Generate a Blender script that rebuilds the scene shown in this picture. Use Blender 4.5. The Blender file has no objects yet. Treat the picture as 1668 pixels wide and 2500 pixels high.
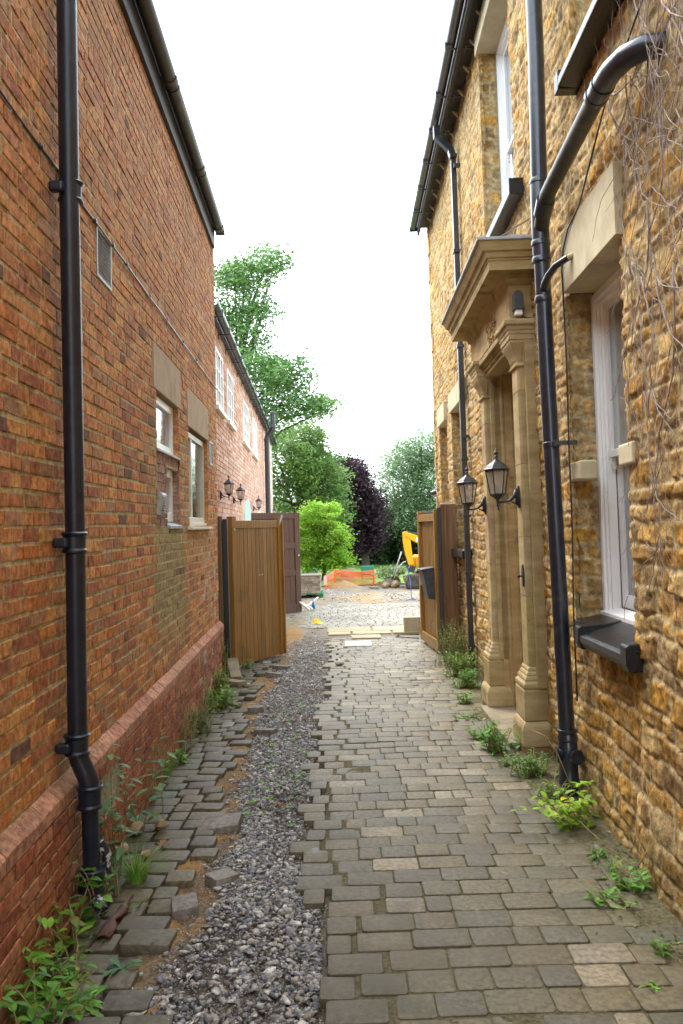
import bpy, bmesh, math, random
import numpy as np
from mathutils import Matrix, Vector

# ------------------------------------------------------------------ camera, sky, light
scn = bpy.context.scene
COL = scn.collection
EYE = 1.91
cam_d = bpy.data.cameras.new("camera"); cam = bpy.data.objects.new("camera", cam_d); COL.objects.link(cam)
RT = (0.99960, 0.00056, -0.02829); UP = (0.02830, -0.01971, 0.99941); FW = (0.0, 0.99981, 0.01972)
m = Matrix.Identity(4)
for i in range(3):
    m[i][0] = RT[i]; m[i][1] = UP[i]; m[i][2] = -FW[i]
m[2][3] = EYE
cam.matrix_world = m
cam_d.sensor_fit = 'HORIZONTAL'; cam_d.sensor_width = 24.0; cam_d.lens = 24.0 * 2020 / 1668
cam_d.clip_start = 0.05; cam_d.clip_end = 3000
cam_d.dof.use_dof = True; cam_d.dof.focus_distance = 5.5; cam_d.dof.aperture_fstop = 8.0
scn.camera = cam

world = bpy.data.worlds.new("World"); scn.world = world; world.use_nodes = True
wn = world.node_tree; wn.nodes.clear()
sky = wn.nodes.new('ShaderNodeTexSky'); sky.sky_type = 'NISHITA'; sky.sun_disc = False
SUN_EL, SUN_AZ = math.radians(52), math.radians(-35)
sky.sun_elevation = SUN_EL; sky.sun_rotation = SUN_AZ; sky.air_density = 1.0; sky.dust_density = 4.0
b1 = wn.nodes.new('ShaderNodeBackground'); b1.inputs[1].default_value = 0.06
b2 = wn.nodes.new('ShaderNodeBackground'); b2.inputs[0].default_value = (0.84, 0.94, 1.0, 1); b2.inputs[1].default_value = 0.95
ad = wn.nodes.new('ShaderNodeAddShader'); wo = wn.nodes.new('ShaderNodeOutputWorld')
wn.links.new(sky.outputs[0], b1.inputs[0]); wn.links.new(b1.outputs[0], ad.inputs[0]); wn.links.new(b2.outputs[0], ad.inputs[1])
wn.links.new(ad.outputs[0], wo.inputs[0])
sun_d = bpy.data.lights.new("sun", 'SUN'); sun_d.energy = 0.8; sun_d.angle = math.radians(25); sun_d.color = (1, 0.96, 0.9)
sun = bpy.data.objects.new("sun", sun_d); COL.objects.link(sun)
sdir = Vector((math.sin(SUN_AZ) * math.cos(SUN_EL), math.cos(SUN_AZ) * math.cos(SUN_EL), math.sin(SUN_EL)))
sun.rotation_euler = sdir.to_track_quat('Z', 'Y').to_euler(); sun.location = (0, 0, 30)
scn.view_settings.view_transform = 'Standard'; scn.view_settings.look = 'None'
scn.cycles.diffuse_bounces = 8; scn.cycles.max_bounces = 14
scn.view_settings.exposure = 1.95; scn.view_settings.gamma = 1.0; scn.view_settings.use_curve_mapping = False

# ------------------------------------------------------------------ helpers
rnd = random.Random(7)

class Frame:
    """coordinates on a wall: s along it, d out of it into the alley, h above eye level"""
    def __init__(f, A, B, N, dist, flip):
        f.A, f.B, f.N = np.array(A), np.array(B), np.array(N); f.dist = dist; f.flip = flip
    def __call__(f, P):
        P = np.asarray(P, float)
        return (P[..., 0:1] * f.A + (P[..., 1:2] - f.dist) * f.N + P[..., 2:3] * f.B) + np.array([0, 0, EYE])
FL = Frame([-0.03011, 0.99953, 0.00522], [0.0118, -0.00487, 0.99992], [0.99948, 0.03017, -0.01165], 1.30, True)
FR = Frame([0.01106, 0.9999, -0.00931], [-0.00487, 0.00936, 0.99994], [-0.99993, 0.01101, -0.00497], 1.58, False)
FW_ = Frame([-0.03529, 0.99937, -0.00354], [0.00587, 0.00375, 0.99998], [0.99936, 0.03527, -0.006], 1.36, True)
class Ident:
    flip = False
    def __call__(f, P): return np.asarray(P, float)
ID = Ident()
class Placed:
    """local x,y,z rotated about z and put down at loc"""
    flip = False
    def __init__(f, loc, rz=0, tilt=None):
        f.M = Matrix.Translation(loc) @ Matrix.Rotation(rz, 4, 'Z') @ (tilt or Matrix.Identity(4))
    def __call__(f, P):
        P = np.asarray(P, float); R = np.array(f.M.to_3x3()); t = np.array(f.M.translation)
        return P @ R.T + t

class MB:
    def __init__(s, fr=ID):
        s.fr = fr; s.V = []; s.F = []; s.C = []; s.n = 0; s.col = (1, 1, 1)
    def add(s, V, F, col=None):
        V = s.fr(np.array(V, float)); k = s.n
        s.V.append(V); s.n += len(V)
        if s.fr.flip: s.F += [tuple(k + i for i in reversed(f)) for f in F]
        else: s.F += [tuple(k + i for i in f) for f in F]
        c = np.array(col if col is not None else s.col, float)
        if c.ndim == 1: c = np.tile(c, (len(V), 1))
        s.C.append(c)
        return s
    def box(s, x0, x1, y0, y1, z0, z1, col=None):
        if x0 > x1: x0, x1 = x1, x0
        if y0 > y1: y0, y1 = y1, y0
        if z0 > z1: z0, z1 = z1, z0
        V = [(x0, y0, z0), (x1, y0, z0), (x1, y1, z0), (x0, y1, z0), (x0, y0, z1), (x1, y0, z1), (x1, y1, z1), (x0, y1, z1)]
        return s.add(V, BOXF, col)
    def hexa(s, V, col=None):
        return s.add(V, BOXF, col)
    def quad(s, a, b, c, d, col=None): return s.add([a, b, c, d], [(0, 1, 2, 3)], col)
    def tube(s, path, r, n=8, cap=True, col=None, sq=None):
        """round tube along a path; r a number or list; sq=(a,b) half sizes for a rectangular one"""
        P = [Vector(p) for p in path]; V = []; F = []
        rs = r if isinstance(r, (list, tuple)) else [r] * len(P)
        up = None
        for i, p in enumerate(P):
            if i == 0: t = (P[1] - p)
            elif i == len(P) - 1: t = (p - P[i - 1])
            else: t = (P[i + 1] - p).normalized() + (p - P[i - 1]).normalized()
            t.normalize()
            if up is None:
                a = Vector((0, 0, 1)) if abs(t.z) < 0.9 else Vector((0, 1, 0))
                up = (a - t * a.dot(t)).normalized()
            else:
                up = (up - t * up.dot(t)).normalized()
            sd = t.cross(up)
            if sq:
                for cx, cy in ((-1, -1), (1, -1), (1, 1), (-1, 1)): V.append(p + sd * cx * sq[0] + up * cy * sq[1])
            else:
                for k in range(n):
                    an = 2 * math.pi * k / n; V.append(p + (sd * math.cos(an) + up * math.sin(an)) * rs[i])
        if sq: n = 4
        for i in range(len(P) - 1):
            for k in range(n):
                a, b = i * n + k, i * n + (k + 1) % n
                F.append((a, b, b + n, a + n))
        if cap:
            F.append(tuple(reversed(range(n)))); F.append(tuple(range((len(P) - 1) * n, len(P) * n)))
        return s.add([tuple(v) for v in V], F, col)
    def lathe(s, prof, cx, cy, n=16, ph=0, col=None, axis='z'):
        """prof: list of (r, z)"""
        V = []; F = []
        for r, z in prof:
            for k in range(n):
                a = 2 * math.pi * k / n + ph
                if axis == 'z': V.append((cx + r * math.cos(a), cy + r * math.sin(a), z))
                else: V.append((z, cx + r * math.cos(a), cy + r * math.sin(a)))
        for i in range(len(prof) - 1):
            for k in range(n):
                a, b = i * n + k, i * n + (k + 1) % n
                F.append((a, b, b + n, a + n))
        F.append(tuple(reversed(range(n)))); F.append(tuple(range((len(prof) - 1) * n, len(prof) * n)))
        return s.add(V, F, col)
    def ext(s, prof, a0, a1, axis=0, col=None):
        """extrude a closed 2-d profile along an axis; profile coordinates are the two other axes in order"""
        n = len(prof); V = []
        for a in (a0, a1):
            for p in prof:
                q = list(p); q.insert(axis, a); V.append(tuple(q))
        F = [(k, (k + 1) % n, n + (k + 1) % n, n + k) for k in range(n)]
        F += [tuple(reversed(range(n))), tuple(range(n, 2 * n))]
        return s.add(V, F, col)
    def build(s, name, mat, parent=None, origin=None, bevel=0, smooth=False, fixn=True, seg=2):
        V = np.vstack(s.V); C = np.vstack(s.C)
        if parent is not None:
            org = np.array(ORG[parent.name])
        else:
            org = np.array(origin if origin is not None else (V[:, 0].mean(), V[:, 1].mean(), V[:, 2].min()))
        me = bpy.data.meshes.new(name)
        me.from_pydata((V - org).tolist(), [], s.F)
        ca = me.attributes.new('col', 'FLOAT_COLOR', 'POINT')
        ca.data.foreach_set('color', np.hstack([C, np.ones((len(C), 1))]).ravel())
        me.materials.append(mat)
        if fixn:
            bm = bmesh.new(); bm.from_mesh(me); bmesh.ops.recalc_face_normals(bm, faces=bm.faces); bm.to_mesh(me); bm.free()
        if smooth:
            me.polygons.foreach_set('use_smooth', [True] * len(me.polygons))
        o = bpy.data.objects.new(name, me); COL.objects.link(o)
        if parent is not None: o.parent = parent
        else: o.location = tuple(org)
        ORG[o.name] = tuple(org)
        if smooth == 'auto':
            me.set_sharp_from_angle(angle=math.radians(38))
        if bevel:
            b = o.modifiers.new('b', 'BEVEL'); b.width = bevel; b.segments = seg; b.limit_method = 'ANGLE'; b.angle_limit = math.radians(40)
        return o
ORG = {}
BOXF = [(0, 3, 2, 1), (4, 5, 6, 7), (0, 1, 5, 4), (1, 2, 6, 5), (2, 3, 7, 6), (3, 0, 4, 7)]

def tag(o, label=None, cat=None, group=None, kind=None):
    if label: o['label'] = label
    if cat: o['category'] = cat
    if group: o['group'] = group
    if kind: o['kind'] = kind
    return o
def thing(name, loc, label, cat, group=None):
    o = bpy.data.objects.new(name, None); COL.objects.link(o); o.location = tuple(loc); o.empty_display_size = 0.2
    ORG[o.name] = tuple(loc)
    return tag(o, label, cat, group)
def copy_thing(root, M, label=None, group=None):
    r = root.copy(); COL.objects.link(r); r.matrix_world = M; ORG[r.name] = tuple(M.translation)
    if label: r['label'] = label
    if group: r['group'] = group
    for ch in list(root.children):
        c = ch.copy(); COL.objects.link(c); c.parent = r
        for g in list(ch.children):
            d = g.copy(); COL.objects.link(d); d.parent = c
    return r

def hsh(ix, iy, seed):
    v = (ix.astype(np.int64) * 374761393 + iy.astype(np.int64) * 668265263 + seed * 1274126177) & 0x7fffffff
    v = ((v ^ (v >> 13)) * 1274126177) & 0x7fffffff
    return ((v ^ (v >> 16)) & 0xffff) / 65535.0
def vn(x, y, seed=0):
    x = np.asarray(x, float); y = np.asarray(y, float)
    ix = np.floor(x); iy = np.floor(y); fx = x - ix; fy = y - iy
    fx = fx * fx * (3 - 2 * fx); fy = fy * fy * (3 - 2 * fy)
    ix = ix.astype(int); iy = iy.astype(int)
    a = hsh(ix, iy, seed); b = hsh(ix + 1, iy, seed); c = hsh(ix, iy + 1, seed); d = hsh(ix + 1, iy + 1, seed)
    return (a * (1 - fx) + b * fx) * (1 - fy) + (c * (1 - fx) + d * fx) * fy - 0.5
def fbm(x, y, seed=0, o=4):
    t = 0; a = 1
    for k in range(o):
        t = t + a * vn(x * 2 ** k, y * 2 ** k, seed + k * 17); a *= 0.55
    return t
def sstep(a, b, x):
    t = np.clip((x - a) / (b - a), 0, 1); return t * t * (3 - 2 * t)

# ------------------------------------------------------------------ materials
def mat(name, c1, c2=None, scale=6, rough=0.75, bump=0.2, bscale=60, attr=False, metal=0.0, spec=0.35,
        spots=None, spot_scale=3, spot_amt=0.62, grain=None, mid=0.5, width=0.25, alpha=None, trans=0, coat=0, sss=None):
    M_ = bpy.data.materials.new(name); M_.use_nodes = True
    nt = M_.node_tree; N = nt.nodes; L = nt.links; N.clear()
    out = N.new('ShaderNodeOutputMaterial'); p = N.new('ShaderNodeBsdfPrincipled'); L.new(p.outputs[0], out.inputs[0])
    tc = N.new('ShaderNodeTexCoord'); mp = N.new('ShaderNodeMapping'); L.new(tc.outputs['Object'], mp.inputs[0])
    if grain: mp.inputs['Scale'].default_value = grain
    nz = N.new('ShaderNodeTexNoise'); nz.inputs['Scale'].default_value = scale; nz.inputs['Detail'].default_value = 8; nz.inputs['Roughness'].default_value = 0.65
    L.new(mp.outputs[0], nz.inputs[0])
    cr = N.new('ShaderNodeValToRGB'); cr.color_ramp.elements[0].position = mid - width / 2; cr.color_ramp.elements[1].position = mid + width / 2
    cr.color_ramp.elements[0].color = (*c1, 1); cr.color_ramp.elements[1].color = (*(c2 or c1), 1)
    L.new(nz.outputs[0], cr.inputs[0]); cur = cr.outputs[0]
    if attr:
        at = N.new('ShaderNodeAttribute'); at.attribute_name = 'col'
        mx = N.new('ShaderNodeMix'); mx.data_type = 'RGBA'; mx.blend_type = 'MULTIPLY'; mx.inputs[0].default_value = 1
        L.new(cur, mx.inputs[6]); L.new(at.outputs['Color'], mx.inputs[7]); cur = mx.outputs[2]
    for k, sp in enumerate(spots or []):
        col, sc, thr, soft = sp
        n2 = N.new('ShaderNodeTexNoise'); n2.inputs['Scale'].default_value = sc; n2.inputs['Detail'].default_value = 6; n2.inputs['Roughness'].default_value = 0.6
        n2.noise_dimensions = '4D'; n2.inputs['W'].default_value = 3.1 * k + 1.7
        L.new(tc.outputs['Object'], n2.inputs[0])
        r2 = N.new('ShaderNodeMapRange'); r2.inputs[1].default_value = thr; r2.inputs[2].default_value = thr + soft; r2.clamp = True
        L.new(n2.outputs[0], r2.inputs[0])
        if len(col) == 4:
            mm = N.new('ShaderNodeMath'); mm.operation = 'MULTIPLY'; mm.inputs[1].default_value = col[3]; L.new(r2.outputs[0], mm.inputs[0]); fo = mm.outputs[0]
        else: fo = r2.outputs[0]
        mx = N.new('ShaderNodeMix'); mx.data_type = 'RGBA'; L.new(fo, mx.inputs[0]); L.new(cur, mx.inputs[6]); mx.inputs[7].default_value = (*col[:3], 1); cur = mx.outputs[2]
    L.new(cur, p.inputs['Base Color'])
    p.inputs['Roughness'].default_value = rough; p.inputs['Metallic'].default_value = metal
    p.inputs['Specular IOR Level'].default_value = spec
    if coat: p.inputs['Coat Weight'].default_value = coat; p.inputs['Coat Roughness'].default_value = 0.15
    if trans: p.inputs['Transmission Weight'].default_value = trans
    if alpha is not None: p.inputs['Alpha'].default_value = alpha
    if bump:
        nb = N.new('ShaderNodeTexNoise'); nb.inputs['Scale'].default_value = bscale; nb.inputs['Detail'].default_value = 6; nb.inputs['Roughness'].default_value = 0.7
        L.new(mp.outputs[0], nb.inputs[0])
        bp = N.new('ShaderNodeBump'); bp.inputs['Strength'].default_value = bump; bp.inputs['Distance'].default_value = 0.01
        L.new(nb.outputs[0], bp.inputs['Height']); L.new(bp.outputs[0], p.inputs['Normal'])
    return M_
def leafmat(name, c1, c2, trans=0.35, scale=3):
    M_ = bpy.data.materials.new(name); M_.use_nodes = True
    nt = M_.node_tree; N = nt.nodes; L = nt.links; N.clear()
    out = N.new('ShaderNodeOutputMaterial'); d = N.new('ShaderNodeBsdfPrincipled'); t = N.new('ShaderNodeBsdfTranslucent'); mx = N.new('ShaderNodeMixShader')
    d.inputs['Roughness'].default_value = 0.5; d.inputs['Specular IOR Level'].default_value = 0.3
    at = N.new('ShaderNodeAttribute'); at.attribute_name = 'col'
    nz = N.new('ShaderNodeTexNoise'); nz.inputs['Scale'].default_value = scale; nz.inputs['Detail'].default_value = 4
    tc = N.new('ShaderNodeTexCoord'); L.new(tc.outputs['Object'], nz.inputs[0])
    cr = N.new('ShaderNodeValToRGB'); cr.color_ramp.elements[0].position = 0.35; cr.color_ramp.elements[1].position = 0.65
    cr.color_ramp.elements[0].color = (*c1, 1); cr.color_ramp.elements[1].color = (*c2, 1); L.new(nz.outputs[0], cr.inputs[0])
    mc = N.new('ShaderNodeMix'); mc.data_type = 'RGBA'; mc.blend_type = 'MULTIPLY'; mc.inputs[0].default_value = 1
    L.new(cr.outputs[0], mc.inputs[6]); L.new(at.outputs['Color'], mc.inputs[7])
    L.new(mc.outputs[2], d.inputs['Base Color']); L.new(mc.outputs[2], t.inputs['Color'])
    mx.inputs[0].default_value = trans; L.new(d.outputs[0], mx.inputs[1]); L.new(t.outputs[0], mx.inputs[2]); L.new(mx.outputs[0], out.inputs[0])
    return M_

G8 = (0.78, 0.78, 0.78); G12 = (1.15, 1.15, 1.15)
m_brick = mat('red_brick', (0.60, 0.56, 0.55), (1.30, 1.30, 1.22), scale=26, attr=True, bump=0.55, bscale=75, rough=0.85, spec=0.2,
              spots=[((0.09, 0.045, 0.03, 0.8), 75, 0.61, 0.05), ((0.55, 0.45, 0.38, 0.5), 2.4, 0.62, 0.09), ((0.20, 0.15, 0.07, 0.35), 1.1, 0.55, 0.1), ((0.07, 0.05, 0.05, 0.4), 9, 0.66, 0.1)])
m_brickw = mat('wing_brick', (0.8, 0.78, 0.76), (1.15, 1.15, 1.15), scale=5, attr=True, bump=0.4, bscale=50, rough=0.9, spec=0.2,
               spots=[((0.62, 0.50, 0.44, 0.6), 0.9, 0.56, 0.1)])
m_stone = mat('ironstone', (0.62, 0.58, 0.55), (1.3, 1.28, 1.2), scale=26, attr=True, bump=0.9, bscale=55, rough=0.92, spec=0.15,
              spots=[((0.58, 0.43, 0.22, 0.6), 4.5, 0.57, 0.12), ((0.17, 0.10, 0.035, 0.7), 16, 0.60, 0.08), ((0.50, 0.44, 0.33, 0.35), 2.2, 0.60, 0.08)])
m_ashlar = mat('ashlar_stone', (0.37, 0.275, 0.135), (0.52, 0.405, 0.225), scale=3.2, bump=0.4, bscale=130, rough=0.9, spec=0.15, grain=(1, 1, 3.0),
               spots=[((0.20, 0.14, 0.055, 0.6), 2.3, 0.54, 0.1), ((0.42, 0.27, 0.15, 0.5), 1.1, 0.56, 0.1), ((0.10, 0.08, 0.05, 0.6), 4.1, 0.62, 0.06)], attr=True)
m_cream = mat('pale_lintel_stone', (0.50, 0.42, 0.26), (0.62, 0.54, 0.36), scale=4, bump=0.2, bscale=120, rough=0.85,
              spots=[((0.22, 0.18, 0.13, 0.5), 3, 0.6, 0.12)], attr=True)
m_lint = mat('brown_lintel_stone', (0.37, 0.28, 0.185), (0.45, 0.35, 0.24), scale=5, bump=0.25, bscale=150, rough=0.9,
             spots=[((0.09, 0.075, 0.05, 0.75), 3.0, 0.6, 0.12)])
m_white = mat('white_paint', (0.90, 0.91, 0.90), (0.93, 0.93, 0.92), scale=9, bump=0.03, bscale=120, rough=0.38, spec=0.5, attr=True)
m_creamp = mat('cream_paint', (0.62, 0.60, 0.50), (0.72, 0.70, 0.60), scale=9, bump=0.06, bscale=120, rough=0.4)
m_black = mat('black_plastic', (0.009, 0.013, 0.022), (0.018, 0.025, 0.042), scale=18, bump=0.08, bscale=40, rough=0.30, spec=0.7, coat=0.25,
              spots=[((0.10, 0.09, 0.07, 0.45), 7, 0.58, 0.1), ((0.2, 0.2, 0.18, 0.4), 60, 0.70, 0.04)])
m_blackc = mat('black_cast_iron', (0.006, 0.010, 0.020), (0.012, 0.019, 0.036), scale=14, bump=0.25, bscale=45, rough=0.30, spec=0.55,
               spots=[((0.07, 0.045, 0.022, 0.7), 5, 0.66, 0.04), ((0.35, 0.33, 0.30, 0.45), 55, 0.73, 0.03)])
m_mossy = mat('mossy_black_plastic', (0.012, 0.013, 0.016), (0.035, 0.035, 0.02), scale=10, bump=0.2, bscale=70, rough=0.42, spec=0.5,
              spots=[((0.07, 0.065, 0.015, 0.75), 7, 0.53, 0.08)])
m_gut = mat('dark_gutter', (0.018, 0.017, 0.018), (0.045, 0.04, 0.036), scale=7, bump=0.1, bscale=30, rough=0.4,
            spots=[((0.13, 0.10, 0.065, 0.7), 3, 0.56, 0.1)])
m_fascia = mat('fascia_timber', (0.03, 0.028, 0.028), (0.06, 0.055, 0.05), scale=6, bump=0.1, rough=0.6)
m_grey = mat('grey_plastic', (0.05, 0.052, 0.055), (0.075, 0.075, 0.08), scale=12, bump=0.05, rough=0.5)
m_vent = mat('galvanised_mesh', (0.33, 0.33, 0.32), (0.45, 0.45, 0.44), scale=15, bump=0.1, rough=0.5, metal=0.3)
m_dark = mat('dark_void', (0.012, 0.012, 0.013), (0.03, 0.028, 0.026), scale=9, bump=0, rough=0.8)
m_lead = mat('lead_sheet', (0.30, 0.33, 0.36), (0.42, 0.45, 0.48), scale=6, bump=0.3, bscale=12, rough=0.5, spots=[((0.2, 0.19, 0.16, 0.5), 9, 0.6, 0.08)])
m_slate = mat('roof_slate', (0.07, 0.07, 0.075), (0.13, 0.125, 0.12), scale=7, bump=0.4, bscale=20, rough=0.7)
m_gate = mat('stained_timber', (0.22, 0.105, 0.016), (0.34, 0.175, 0.034), scale=3.5, grain=(9, 9, 0.45), bump=0.25, bscale=40, rough=0.42, spec=0.4,
             spots=[((0.10, 0.06, 0.025, 0.5), 2.4, 0.58, 0.12)], attr=True)
m_post = mat('weathered_post', (0.12, 0.055, 0.025), (0.235, 0.125, 0.055), scale=3.2, grain=(8, 8, 0.35), bump=0.3, bscale=40, rough=0.7)
m_postd = mat('sawn_post_timber', (0.11, 0.075, 0.04), (0.17, 0.12, 0.065), scale=3.2, grain=(8, 8, 0.35), bump=0.3, bscale=40, rough=0.8)
m_maroon = mat('maroon_paint', (0.062, 0.028, 0.016), (0.095, 0.044, 0.024), scale=4, grain=(6, 6, 0.5), bump=0.2, bscale=60, rough=0.6,
               spots=[((0.28, 0.2, 0.17, 0.5), 22, 0.70, 0.03)])
m_pave = mat('tumbled_paver', (0.62, 0.60, 0.58), (1.3, 1.28, 1.22), scale=35, attr=True, bump=0.45, bscale=170, rough=0.5, spec=0.45,
             spots=[((0.42, 0.33, 0.20, 0.65), 4.0, 0.66, 0.05), ((0.35, 0.38, 0.42, 0.5), 3.1, 0.68, 0.04), ((0.055, 0.055, 0.02, 0.55), 2.6, 0.54, 0.12), ((0.09, 0.065, 0.035, 0.55), 1.3, 0.52, 0.1), ((0.30, 0.25, 0.17, 0.4), 0.8, 0.60, 0.1)])
m_ground = mat('bare_ground', (0.62, 0.60, 0.58), (1.35, 1.32, 1.28), scale=45, attr=True, bump=0.8, bscale=90, rough=0.95, spec=0.15)
m_gravel = mat('grey_gravel', (0.62, 0.62, 0.62), (1.3, 1.3, 1.3), scale=45, attr=True, bump=0.3, bscale=120, rough=0.75, spec=0.35)
m_slab = mat('sandstone_slab', (0.36, 0.31, 0.20), (0.46, 0.40, 0.27), scale=6, bump=0.3, bscale=90, rough=0.85, attr=True)
m_step = mat('worn_step_stone', (0.19, 0.155, 0.095), (0.30, 0.25, 0.165), scale=5, bump=0.4, bscale=90, rough=0.85,
             spots=[((0.09, 0.10, 0.035, 0.6), 3.5, 0.53, 0.12)])
m_glass = mat('window_glass', (0.02, 0.025, 0.028), (0.03, 0.035, 0.04), bump=0.02, bscale=1.5, rough=0.02, spec=1.0, metal=0.0, coat=1.0)
m_inner = mat('inner_sheen_glass', (0.20, 0.23, 0.24), (0.30, 0.33, 0.34), scale=2, bump=0.0, rough=0.05, spec=0.8, coat=1)
m_iron = mat('lantern_metal', (0.010, 0.011, 0.013), (0.03, 0.03, 0.032), scale=25, bump=0.3, bscale=90, rough=0.42, spec=0.5,
             spots=[((0.16, 0.155, 0.145, 0.6), 40, 0.63, 0.06)])
m_lglass = mat('smoked_lantern_glass', (0.60, 0.53, 0.44), (0.7, 0.62, 0.52), bump=0, rough=0.08, spec=0.5, alpha=0.42)
m_bulb = mat('bulb_glass', (0.75, 0.55, 0.35), (0.85, 0.7, 0.5), bump=0, rough=0.2)
m_vine = mat('vine_bark', (0.19, 0.14, 0.115), (0.40, 0.33, 0.28), scale=14, bump=0.2, rough=0.85)
m_twig = mat('dry_stalk', (0.28, 0.18, 0.09), (0.42, 0.30, 0.17), scale=20, bump=0.1, rough=0.8)
m_bark = mat('tree_bark', (0.05, 0.038, 0.028), (0.10, 0.08, 0.06), scale=5, bump=0.5, bscale=20, rough=0.9)
m_lawn = mat('lawn', (0.085, 0.17, 0.025), (0.16, 0.27, 0.05), scale=2.5, bump=0.5, bscale=60, rough=0.9)
m_yellow = mat('digger_yellow', (0.75, 0.36, 0.01), (0.82, 0.42, 0.015), scale=5, bump=0.05, rough=0.4, spots=[((0.25, 0.17, 0.08, 0.6), 5, 0.6, 0.1)])
m_lime = mat('lime_paint', (0.5, 0.6, 0.03), (0.6, 0.7, 0.05), scale=5, bump=0.05, rough=0.4)
m_rubber = mat('rubber_steel', (0.03, 0.028, 0.026), (0.10, 0.09, 0.075), scale=8, bump=0.4, bscale=30, rough=0.8)
m_net = mat('orange_netting', (0.80, 0.12, 0.03), (0.85, 0.18, 0.06), scale=5, bump=0, rough=0.6)
m_pink = mat('netting_post_wrap', (0.75, 0.45, 0.40), (0.8, 0.55, 0.5), scale=5, bump=0, rough=0.6)
m_green = mat('green_paint', (0.02, 0.13, 0.05), (0.03, 0.19, 0.08), scale=5, bump=0.1, rough=0.6)
m_teal = mat('teal_plastic', (0.03, 0.20, 0.12), (0.04, 0.26, 0.16), scale=5, bump=0, rough=0.5)
m_mint = mat('mint_paint', (0.38, 0.55, 0.47), (0.45, 0.62, 0.53), scale=4, bump=0.05, rough=0.5)
m_yelp = mat('yellow_cloth', (0.75, 0.48, 0.04), (0.85, 0.6, 0.07), scale=8, bump=0.2, bscale=20, rough=0.7)
m_blue = mat('blue_plastic', (0.05, 0.17, 0.6), (0.08, 0.23, 0.7), scale=8, bump=0, rough=0.5)
m_whitep = mat('pale_plastic_pipe', (0.6, 0.6, 0.52), (0.72, 0.7, 0.6), scale=8, bump=0, rough=0.5)
m_rock = mat('ochre_rubble', (0.28, 0.19, 0.10), (0.48, 0.37, 0.24), scale=9, bump=0.6, bscale=40, rough=0.9)
m_cobble = mat('pale_pebble', (0.40, 0.38, 0.36), (0.55, 0.53, 0.50), scale=9, bump=0.2, bscale=60, rough=0.7)
m_barkchip = mat('bark_strip', (0.08, 0.035, 0.025), (0.15, 0.07, 0.05), scale=9, grain=(8, 1, 1), bump=0.4, rough=0.7)
m_deadleaf = mat('dead_leaf', (0.20, 0.10, 0.05), (0.32, 0.18, 0.10), scale=20, bump=0.2, rough=0.8)
m_galv = mat('pale_metal_cover', (0.42, 0.44, 0.45), (0.58, 0.60, 0.62), scale=9, bump=0.3, bscale=70, rough=0.55, metal=0.2)
m_sill = mat('black_sill_paint', (0.006, 0.007, 0.009), (0.014, 0.015, 0.018), scale=9, bump=0.45, bscale=28, rough=0.25, spec=0.4,
             spots=[((0.28, 0.28, 0.28, 0.5), 38, 0.70, 0.03)])
m_plaster = mat('lime_pointing', (0.36, 0.31, 0.20), (0.46, 0.41, 0.28), scale=9, bump=0.6, bscale=60, rough=0.95)
m_red = mat('splashed_paint', (0.02, 0.02, 0.022), (0.5, 0.5, 0.5), scale=30, bump=0.1, rough=0.6, mid=0.54, width=0.06)
lf_weed = leafmat('weed_leaf', (0.08, 0.20, 0.035), (0.17, 0.34, 0.06), 0.35, 9)
lf_lime = leafmat('lime_leaf', (0.30, 0.52, 0.04), (0.42, 0.62, 0.08), 0.45, 9)
lf_blue = leafmat('bluish_leaf', (0.08, 0.20, 0.09), (0.15, 0.30, 0.14), 0.3, 9)

# ------------------------------------------------------------------ ground
def yedge_pave(y):      # left edge of the laid paving
    ys = [0, 3.2, 3.7, 4.1, 4.5, 5.1, 5.4, 6.4, 7.6, 8.65, 9.7, 11.1, 12.5, 14.4, 17]
    xs = [-.2, -.21, -.19, -.19, -.27, -.37, -.32, -.34, -.32, -.35, -.23, -.30, -.27, -.32, -.5]
    return np.interp(y, ys, xs)
def yedge_strip(y):     # right edge of the surviving left strip
    ys = [0, 3.3, 3.7, 4.1, 4.9, 5.2, 6.1, 6.9, 8.0, 9.6, 10.9, 12.6]
    xs = [-.72, -.75, -.9, -.84, -.90, -.78, -.96, -.93, -1.02, -1.07, -1.10, -.98]
    return np.interp(y, ys, xs)
def yedge_sand(y):
    return yedge_strip(y) + np.interp(y, [0, 3.5, 3.8, 4.6, 5.2, 6.4, 7.7, 9.6, 11.5], [.0, .0, .08, .2, .17, .16, .15, .13, .2])

def axis_pts(a, lo, hi, st, far, g=1.35):
    pts = list(np.arange(lo, hi, st)); q = st; x = lo
    left = []
    while x > -far: q *= g; x -= q; left.append(x)
    q = st; x = hi; right = []
    while x < far: q *= g; x += q; right.append(x)
    return np.array(left[::-1] + pts + [hi] + right)
gx = axis_pts(0, -1.9, 2.0, 0.035, 900); gy = axis_pts(0, 2.2, 30, 0.05, 1500, 1.3)
X, Y = np.meshgrid(gx, gy)
near = (Y < 15).astype(float)
bed = -0.055 + 0.012 * fbm(X * 3, Y * 3, 3) + 0.007 * fbm(X * 22, Y * 22, 5)
yard = -0.012 + 0.03 * fbm(X * 1.3, Y * 1.3, 8) * sstep(19, 22, Y) + 0.012 * fbm(X * 9, Y * 9, 9)
Z = bed * (1 - sstep(14.2, 15, Y)) + yard * sstep(14.2, 15, Y)
up_ = sstep(.12, .2, X - yedge_pave(Y)) * (Y < 14.6); Z = Z * (1 - up_) + (-.007 + .003 * vn(X * 30, Y * 30, 2)) * up_
far_ = sstep(29, 34, Y); Z = Z * (1 - far_) - 0.03 * far_
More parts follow.
